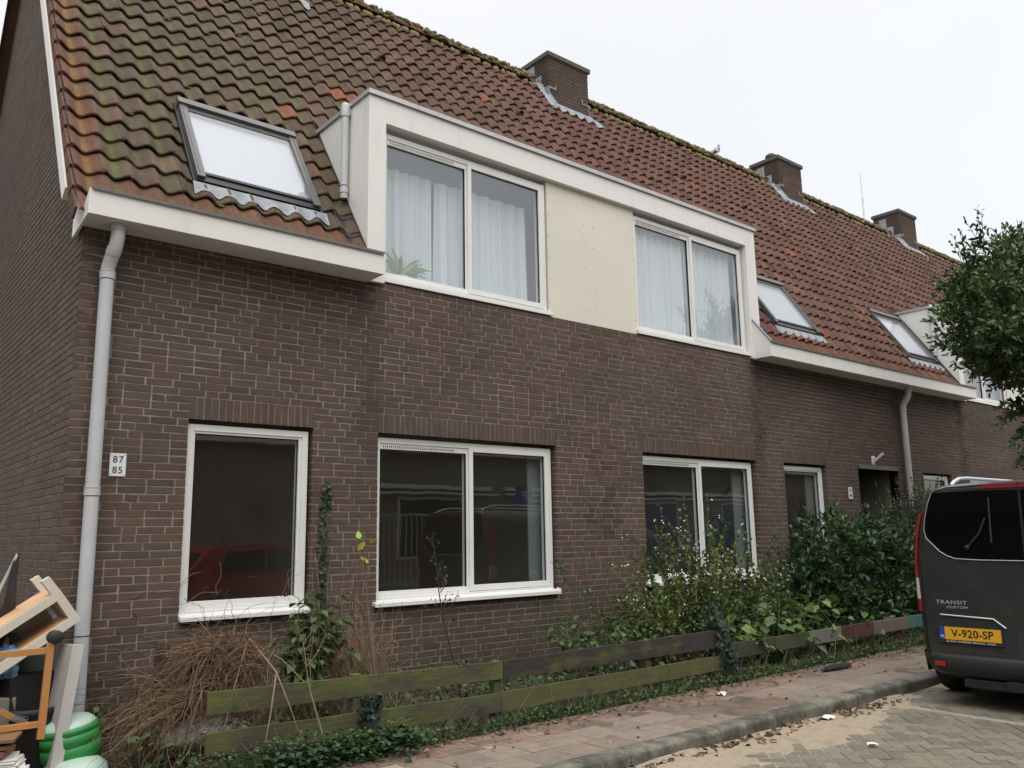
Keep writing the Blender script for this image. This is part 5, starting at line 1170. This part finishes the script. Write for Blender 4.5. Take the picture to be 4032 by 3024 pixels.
# bare stalks: tall sapling, dark stalk, dry seed heads
def stalk(name, base, tip, r0, lab, col, twigs=8, tl=.25, leafc=None, nl=0, ls=.05, bend=.05, cat='plant', seed=0, twz=.3):
    t_ = thing(name, base, lab, cat); b_, e_ = np.array(base, float), np.array(tip, float); n = 8; pts = [b_+(e_-b_)*i/(n-1)+np.array([math.sin(i*1.1)*bend*.4, 0, 0]) for i in range(n)]; m = MB(); m.tube(pts, np.linspace(r0, r0*.35, n), 7, col); p = Plant()
    for k in range(twigs):
        t = random.uniform(twz, 1); q = b_+(e_-b_)*t; d = np.array([random.uniform(-1, 1), random.uniform(-.6, .3), random.uniform(.3, 1.3)]); d /= np.linalg.norm(d); L = tl*random.uniform(.5, 1.1)*(1.3-t)
        pp_ = [q, q+d*L*.5+rng.normal(0, .015, 3), q+d*L+np.array([0, 0, .03])]; m.tube(pp_, [r0*.4, r0*.28, r0*.15], 4, col, cap=False)
        for j in range(nl): s_ = random.random(); x = pp_[1]+(pp_[2]-pp_[1])*s_; p.buf.append((x, rng.normal(0, 1, 3)+[0, 0, -.3], ls*random.uniform(.6, 1.1), ls*.5, [c*random.uniform(.7, 1.2) for c in leafc]))
    m.build('stalk', 'stem', t_)
    if nl: p.flush(); p.L.build('leaves', 'leaf', t_)
    return t_
t_ = stalk('sapling', (-.76, -1.36, ZG), (-.88, -1.28, 1.60), .013, 'tall thin bare sapling with a few yellow leaves left of the second window', (.13, .10, .06), 5, .3, (.30, .32, .05), 1, .09, .03, twz=.75)
stalk('dark_stalk', (.08, -1.25, ZG), (-.20, -1.2, 1.54), .009, 'blackish dried flower stalk in front of the left light of the second window', (.045, .035, .025), 22, .25, (.045, .045, .03), 4, .035, .05, twz=.45)
stalk('forked_weed', (-1.33, -1.64, ZG), (-1.52, -1.60, .92), .007, 'pale forked weed stem leaning before the fence at the green shrub', (.28, .22, .14), 9, .45, (.3, .2, .1), 3, .014, .03, twz=.5)
stalk('woody_stem', (-.66, -1.30, ZG), (-.70, -1.1, 1.0), .006, 'thin grey-brown twiggy stem just right of the bare sapling', (.16, .12, .08), 14, .35, None, 0, bend=.06)
stalk('rose_cane', (2.95, -.6, ZG), (1.95, -.25, 1.30), .007, 'arching green rose cane reaching over the right jamb of the second window', (.06, .06, .03), 10, .22, (.07, .11, .045), 5, .055, .02, twz=.35)
dg = thing('dry_twig_shrub', (-.62, -.7, ZG), 'fine pinkish-brown dry seed-head shrub beside the bare sapling', 'shrub'); m = MB()
for k in range(340):
    b_ = np.array([random.uniform(-.85, -.35), random.uniform(-.95, -.5), random.uniform(ZG, .55)]); h = random.uniform(.2, .75); d = np.array([random.gauss(0, .3), random.gauss(0, .2), 1.]); pts = [b_]
    for i in range(4): d = d+rng.normal(0, .25, 3)*[1, 1, .3]; d /= np.linalg.norm(d); pts.append(pts[-1]+d*h/4)
    c_ = ((.24, .15, .085), (.30, .21, .14), (.17, .10, .055))[rng.choice(3)]; m.tube(pts, [.0028, .0024, .002, .0015, .001], 3, c_, cap=False)
    if k % 2 == 0: m.blob(pts[-1], .006, 5, 4, .2, c_)
for k in range(10):
    x = random.uniform(-.75, -.15); m.tube([(x, -.08, .6), (x+random.gauss(0, .03), -.04, 1.1), (x+random.gauss(0, .06), -.04, 1.35), (x+random.gauss(0, .08), -.05, 1.65)], [.003, .003, .002, .001], 4, (.22, .15, .11), cap=False)
m.build('twigs', 'stem', dg)
# dead creeper traces on the wall by the first window
m = MB()
for k in range(34):
    x, z = random.uniform(-2.3, -.3), random.uniform(.25, 1.2); pts = [np.array([x, -.012, z])]; a = random.uniform(-1, 1)
    for i in range(5): a += random.gauss(0, .5); pts.append(pts[-1]+np.array([math.sin(a), 0, math.cos(a)*random.choice((1, 1, -.6))])*.07)
    m.tube(pts, [.003, .0028, .0025, .002, .002, .001], 4, (.17, .13, .10), cap=False)
o = m.build('dead_creeper', 'stem', None, org=(-1.3, -.01, .3)); tag(o, 'thin dead creeper stems clinging to the bricks below the first window', 'creeper')
# ground cover: rows of low weeds, grass and ivy leaves
def cover(name, n, xs, yf_, hs, ls, cols, dens=None, grass=0):
    P, D, L, W, T = [], [], [], [], []
    for k in range(n):
        x = random.uniform(*xs); 
        if dens and random.random() > dens(x): continue
        y = yf_(x); h = random.uniform(0, hs(x) if callable(hs) else hs); a = random.uniform(0, 6.28); b = random.uniform(.6, 1.3)
        if random.random() < grass: P.append((x, y, ZG)); D.append((math.cos(a)*.5, math.sin(a)*.5, 1.)); L.append(random.uniform(.06, .18)); W.append(.006)
        else: P.append((x, y, ZG+h)); D.append((math.cos(a), math.sin(a), random.uniform(-.2, .9))); q = ls*random.uniform(.6, 1.3); L.append(q); W.append(q*.75)
        c = cols[rng.choice(len(cols))]; T.append([v*b for v in c])
    mb = MB(); leaves(mb, P, D, L, W, T, fold=.15, curl=.15, flat=1.2); o = mb.build(name, 'leaf'); o['kind'] = 'stuff'; return o
cg = ((.035, .07, .02), (.055, .095, .028), (.07, .105, .03), (.03, .05, .022))
cover('ground_weeds', 15000, (-2.3, 9.5), lambda x: -1.56-abs(random.gauss(0, .10)), lambda x: .06+.05*math.sin(x*3.1)**2+(.12 if x < -.7 else 0), .032, cg, lambda x: .35+.65*(x < -.5)+.3*math.sin(x*2.3)**2, grass=.3)
cover('ground_ivy', 2400, (-1.75, -.7), lambda x: -1.60-abs(random.gauss(0, .13)), lambda x: .15, .038, ((.025, .055, .022), (.04, .075, .028)))
cover('garden_weeds', 15000, (-2.5, 9.8), lambda x: random.uniform(-1.45, -.05), lambda x: .22+.1*math.sin(x*2.1), .05, cg, lambda x: .45+.35*math.sin(x*1.7)**2, grass=.25)
m = MB()
for k in range(1100):
    x = random.uniform(-2.4, 7.5); y = random.uniform(-1.4, -.1) if random.random() < .8 else random.uniform(-1.7, -1.45); b_ = np.array([x, y, ZG]); d = np.array([random.gauss(0, .6), random.gauss(0, .35), random.uniform(.15, 1)]); d /= np.linalg.norm(d); L = random.uniform(.1, .42)
    c = ((.20, .15, .085), (.26, .20, .13), (.13, .10, .06))[rng.choice(3)]; m.tube([b_, b_+d*L*.5+rng.normal(0, .01, 3), b_+d*L+[0, 0, -.04*L]], [.0025, .002, .001], 3, c, cap=False)
o = m.build('dry_stalks', 'stem'); o['kind'] = 'stuff'
# dead leaves, swept against kerb and fence
P, D, L, W, T = [], [], [], [], []
for k in range(650):
    q = random.random(); x = random.uniform(-2.5, 9)
    if q < .42: x = random.choice((.9, 1.45, 2.1, 2.9, 3.5, .5))+random.gauss(0, .22); y = -2.83-abs(random.gauss(0, .09)); z = .012
    elif q < .93: y = -1.74-abs(random.gauss(0, .13)); z = .118
    else: y = random.uniform(-2.6, -1.9); z = .115
    a = random.uniform(0, 6.28); P.append((x, y, z+random.uniform(0, .012))); D.append((math.cos(a), math.sin(a), random.uniform(-.1, .35))); l = random.uniform(.018, .055)*(1.2 if q < .42 else 1); L.append(l); W.append(l*.7)
    c = ((.17, .10, .05), (.10, .06, .035), (.26, .18, .10), (.06, .04, .025))[rng.choice(4)]; T.append(c)
m = MB(); leaves(m, P, D, L, W, T, fold=.5, curl=.5, flat=1.3); o = m.build('fallen_leaves', 'deadleaf'); o['kind'] = 'stuff'
# litter
def litter(x, y, z, w, d, rz, mt, lab, nm, cat, bend=.01):
    m = MB(); n = 5; V = [];
    for i in range(n):
        for j in range(3): V.append((w*(i/(n-1)-.5), d*(j/2-.5), bend*math.sin(i*1.7+j)))
    m.add(V, [(i*3+j, (i+1)*3+j, (i+1)*3+j+1, i*3+j+1) for i in range(n-1) for j in range(2)]); m.tf(np.array(Matrix.Translation((x, y, z)) @ Matrix.Rotation(rz, 4, 'Z'))); return tag(m.build(nm, mt, None, org=(x, y, z)), lab, cat)
litter(2.62, -2.93, .03, .14, .09, .1, 'paper', 'white card lying on the road against the kerb near the van', 'white_card', 'card')
litter(2.06, -3.62, .02, .05, .07, .8, 'paper', 'small white paper scrap on the road pavers', 'paper_scrap', 'paper')
litter(2.45, -1.98, .12, .09, .06, -.2, 'paper', 'pale crumpled paper scrap on the pavement below the ivy post', 'paper_scrap', 'paper', .02)
m = MB(); m.blob((4.55, -1.93, .125), (.26, .07, .03), 14, 8, .25); o = m.build('black_cloth', 'cloth', None, org=(4.55, -1.93, .11)); tag(o, 'black rag lying on the pavement before the painted rail', 'cloth')
m = MB(); m.blob((-1.9, -.95, .28), (.32, .12, .10), 16, 10, .12); o = m.build('white_sack', 'greyboard', None, org=(-1.9, -.95, .2)); tag(o, 'whitish crumpled sack glimpsed under the dead brown shrub', 'sack')
# evergreen tree behind the van
tcs = [((9.1, -2.5, 4.55), (1.0, .9, .95)), ((8.4, -2.35, 4.5), (.75, .7, .66)), ((9.8, -2.4, 5.4), (.85, .7, .65)), ((9.0, -2.6, 3.95), (.75, .6, .42)), ((10.4, -2.4, 5.1), (1.1, .9, 1.1)), ((9.9, -2.5, 4.0), (.8, .7, .5))]
tt_ = laurel('evergreen_tree', (9.9, -2.4, ZG), tcs, 1500, 'evergreen tree with glossy oval leaves rising behind the van', 'tree', ll=.13, lw=.057, tcol=((.055, .098, .026), (.10, .145, .04), (.03, .058, .018)), L0=.34, nl=10)
ch = [c for c in tt_.children if c.name.startswith('branches')][0]; 
m = MB(); m.tube([(9.9, -2.4, 0), (9.88, -2.42, 1.5), (9.95, -2.4, 2.8), (9.9, -2.4, 3.6), (9.6, -2.4, 4.6), (9.5, -2.4, 5.6)], [.11, .10, .09, .075, .05, .02], 12, (.07, .055, .04))
for e_ in ((8.6, -2.3, 4.5), (9.0, -2.6, 3.9), (10.5, -2.4, 5.3), (9.3, -2.6, 5.0), (10.2, -2.4, 4.4), (9.2, -2.2, 4.7)): m.tube([(9.9, -2.4, 3.2), ((9.9+e_[0])/2, -2.45, (3.4+e_[2])/2+.1), e_], [.05, .035, .012], 8, (.07, .055, .04))
m.build('trunk', 'stem', tt_)
# loose outer twigs and the hanging lower spray of the tree
p = Plant()
for (b_, e_, n_) in (((8.5, -2.3, 5.0), (8.12, -2.3, 5.62), 7), ((8.9, -2.3, 5.3), (8.6, -2.3, 5.6), 6), ((9.1, -2.3, 5.6), (8.75, -2.35, 6.0), 7), ((8.5, -2.3, 4.9), (8.0, -2.2, 5.0), 6), ((8.4, -2.3, 4.3), (7.75, -2.2, 4.6), 7),
                     ((9.6, -2.4, 3.4), (9.1, -2.45, 3.22), 9), ((9.7, -2.4, 3.3), (9.0, -2.4, 2.95), 9), ((9.7, -2.4, 3.1), (9.15, -2.4, 2.65), 9), ((9.8, -2.4, 2.9), (9.2, -2.45, 2.35), 8), ((9.85, -2.4, 2.7), (9.35, -2.4, 2.3), 8), ((9.9, -2.4, 3.3), (9.35, -2.5, 3.35), 9)):
    b_, e_ = np.array(b_), np.array(e_)
    b_ = b_-[.25, 0, 0]; e_ = e_-[.25 if e_[2] > 3.8 else .5, 0, 0]
    for k in range(5): d = e_-b_+rng.normal(0, .08, 3); p.shoot(b_, d, np.linalg.norm(d)*random.uniform(.75, 1.05), n_+4, .125, .055, ((.03, .06, .018), (.05, .085, .025))[k % 2], .006, stemt=(.05, .05, .03))
p.flush(curl=.16, fold=.2, shape='long'); p.L.build('foliage', 'leaf_gloss', tt_); p.S.build('branches', 'stem', tt_)
# pigeon on the ridge
pg = thing('pigeon', (10.72, 3.60, 9.86), 'grey pigeon perched on the ridge left of the second chimney', 'bird'); m = MB()
c = np.array([10.72, 3.60, 9.86]); P_ = [c+np.array(q) for q in ((-.17, 0, .0), (-.10, 0, .045), (-.02, 0, .10), (.05, 0, .14), (.075, 0, .19), (.085, 0, .225), (.095, 0, .25), (.12, 0, .255))]
m.tube(P_, [.012, .03, .06, .058, .035, .026, .027, .008], 12); m.build('body', 'feather', pg)
m = MB(); m.tube([c+[.118, 0, .255], c+[.14, 0, .248]], [.006, .002], 6); m.build('beak', 'beak', pg)
for s_ in (1, -1): m = MB(); m.blob(c+[-.04, s_*.045, .075], (.10, .018, .04), 10, 6, 0); m.tf(np.eye(4)); m.build('wing', 'featherlight', pg); m = MB(); m.tube([c+[.0, s_*.02, .06], c+[.01, s_*.02, .0]], .005, 6); m.build('leg', 'beak', pg)

# ------------------------------------------------------------------ the other side of the street, seen only as reflections in the panes
H3 = thing('terraced_house', (8, -17, 0), 'pale brick houses across the street, seen only mirrored in the ground-floor panes', 'house', 'brick houses in the terrace')
OY = -14.5
m = MB(); m.box(-14, 40, OY-.2, OY, 0, 4.4, (.26, .235, .20)); m.box(-14, 40, OY-7, OY-6.8, 0, 4.4, (.1, .075, .06)); m.build('front_wall', 'brick', H3)
m = MB(); m.add([(-14, OY+.3, 4.3), (40, OY+.3, 4.3), (40, OY-3.5, 9.4), (-14, OY-3.5, 9.4)], np.array([(0, 1, 2, 3)]), (.12, .07, .05)); m.build('roof', 'tile', H3)
m = MB(); m.box(-14, 40, OY, OY+.32, 4.12, 4.32); m.build('gutter', 'white', H3)
for x in (9.4, 14.6, 19.8, 25.0):
    m = MB(); m.box(x, x+2.4, OY, OY+.05, 2.70, 2.78); m.box(x, x+2.4, OY, OY+.04, .95, 1.02); m.box(x, x+.06, OY, OY+.04, 1.02, 2.7); m.box(x+2.34, x+2.4, OY, OY+.04, 1.02, 2.7); w = m.build('window', 'frame', H3)
    m = MB(); m.box(x+.06, x+2.34, OY+.002, OY+.01, 1.02, 2.7); m.build('pane', 'vanglass', w)
    m = MB(); m.box(x-1.2, x+3.4, OY, OY+.16, 3.02, 3.14); m.box(x-1.2, x+3.7, OY+.10, OY+.25, 2.86, 2.92); m.build('awning_box', 'frame', H3)
rc = thing('parked_car', (3.4, -9.35, 0), 'red hatchback parked across the street, mirrored in the first ground-floor window', 'car')
side = [(1.25, .35), (1.18, .62), (1.22, .92), (1.30, 1.0), (1.62, 1.36), (1.85, 1.46), (2.8, 1.50), (3.5, 1.43), (4.25, 1.0), (5.0, .90), (5.25, .72), (5.28, .35)]
m = MB(); V = []
for yy_, ins in ((-10.15, .12), (-10.17, 0), (-8.53, 0), (-8.55, .12)):
    for x, z in side: k = max(0, z-.95); V.append((x+(.0), -9.35+(yy_+9.35)*(1-.28*k), z))
n_ = len(side); F = [(i*n_+j, i*n_+(j+1) % n_, (i+1)*n_+(j+1) % n_, (i+1)*n_+j) for i in range(3) for j in range(n_)]+[tuple(range(n_))[::-1], tuple(range(3*n_, 4*n_))]
m.add(V, F); m.build('body', 'carred', rc, bevel=.03)
for pts in ([(1.85, 1.0), (2.0, 1.34), (2.75, 1.40), (2.75, 1.0)], [(2.82, 1.0), (2.82, 1.40), (3.4, 1.35), (3.95, 1.0)]):
    m = MB(); m.add([(x, -8.53-.22*max(0, z-.95)*1.0+.006, z) for x, z in pts], [(0, 1, 2, 3)]); m.build('side_window', 'vanglass', rc)
m = MB(); m.add([(1.29, -8.75, 1.02), (1.29, -9.95, 1.02), (1.60, -9.9, 1.34), (1.60, -8.8, 1.34)], [(0, 1, 2, 3)]); m.build('rear_window', 'vanglass', rc)
m = MB(); m.box(1.17, 1.42, -8.75, -8.52, .78, .98); m.build('tail_lamp', 'redlamp', rc, bevel=.02)
m = MB(); m.box(2.35, 2.55, -8.535, -8.50, .88, .91); m.build('door_handle', 'silver', rc)
for x in (1.95, 4.5):
    for y in (-8.62, -10.08): m = MB(); m.lathe([(0, -.09), (.30, -.09), (.315, 0), (.30, .09), (0, .09)], 28, (x, y, .315), 'y'); m.build('wheel', 'rubber', rc)
ps = thing('parking_sign', (9.0, -8.3, 0), 'blue parking sign on a grey pole, mirrored in the third ground-floor window', 'sign')
m = MB(); m.tube([(9.0, -8.3, 0), (9.0, -8.3, 2.75)], .03, 10); m.build('pole', 'steel', ps)
m = MB(); m.box(8.76, 9.24, -8.265, -8.255, 2.05, 2.72); m.build('panel', 'signblue', ps)
text_mb('P', .34, face_mat((-1, 0, 0), (0, 0, 1), (0, 1, 0), (9.0, -8.252, 2.5)), .001).build('symbol', 'whiteink', ps)

H4 = thing('added_house', (-24, -4, 0), 'brick house added at the far left street end to darken the van reflections', 'house')  # unseen block added and sized to fill the van's rear reflections
m = MB(); m.box(-28, -21, -14, 20, 0, 4.6, (.10, .08, .062)); m.build('wall', 'brick', H4)
m = MB(); m.prism([(-14.3, 4.5), (20.3, 4.5), (20.3, 4.7), (18, 10), (-12, 10), (-14.3, 4.7)], -28.3, -20.7, 0, (.12, .07, .05)); m.build('roof', 'tile', H4)
for y in (-12, -8.5, -4, 0, 4, 8, 12): m = MB(); m.box(-21.01, -20.97, y, y+1.6, .9, 2.5); m.build('window', 'vanglass', H4)

bf = thing('bar_fence', (11, -12.6, 0), 'tall pale bar railing across the street, mirrored in the second ground-floor window', 'fence')
for z in (.3, 2.15): m = MB(); m.box(5.5, 18, -12.62, -12.58, z, z+.06); m.build('rail', 'alu', bf)
for k in range(72): m = MB(); x = 5.55+k*.173; m.box(x, x+.03, -12.61, -12.59, .36, 2.15); m.build('bar', 'alu', bf)
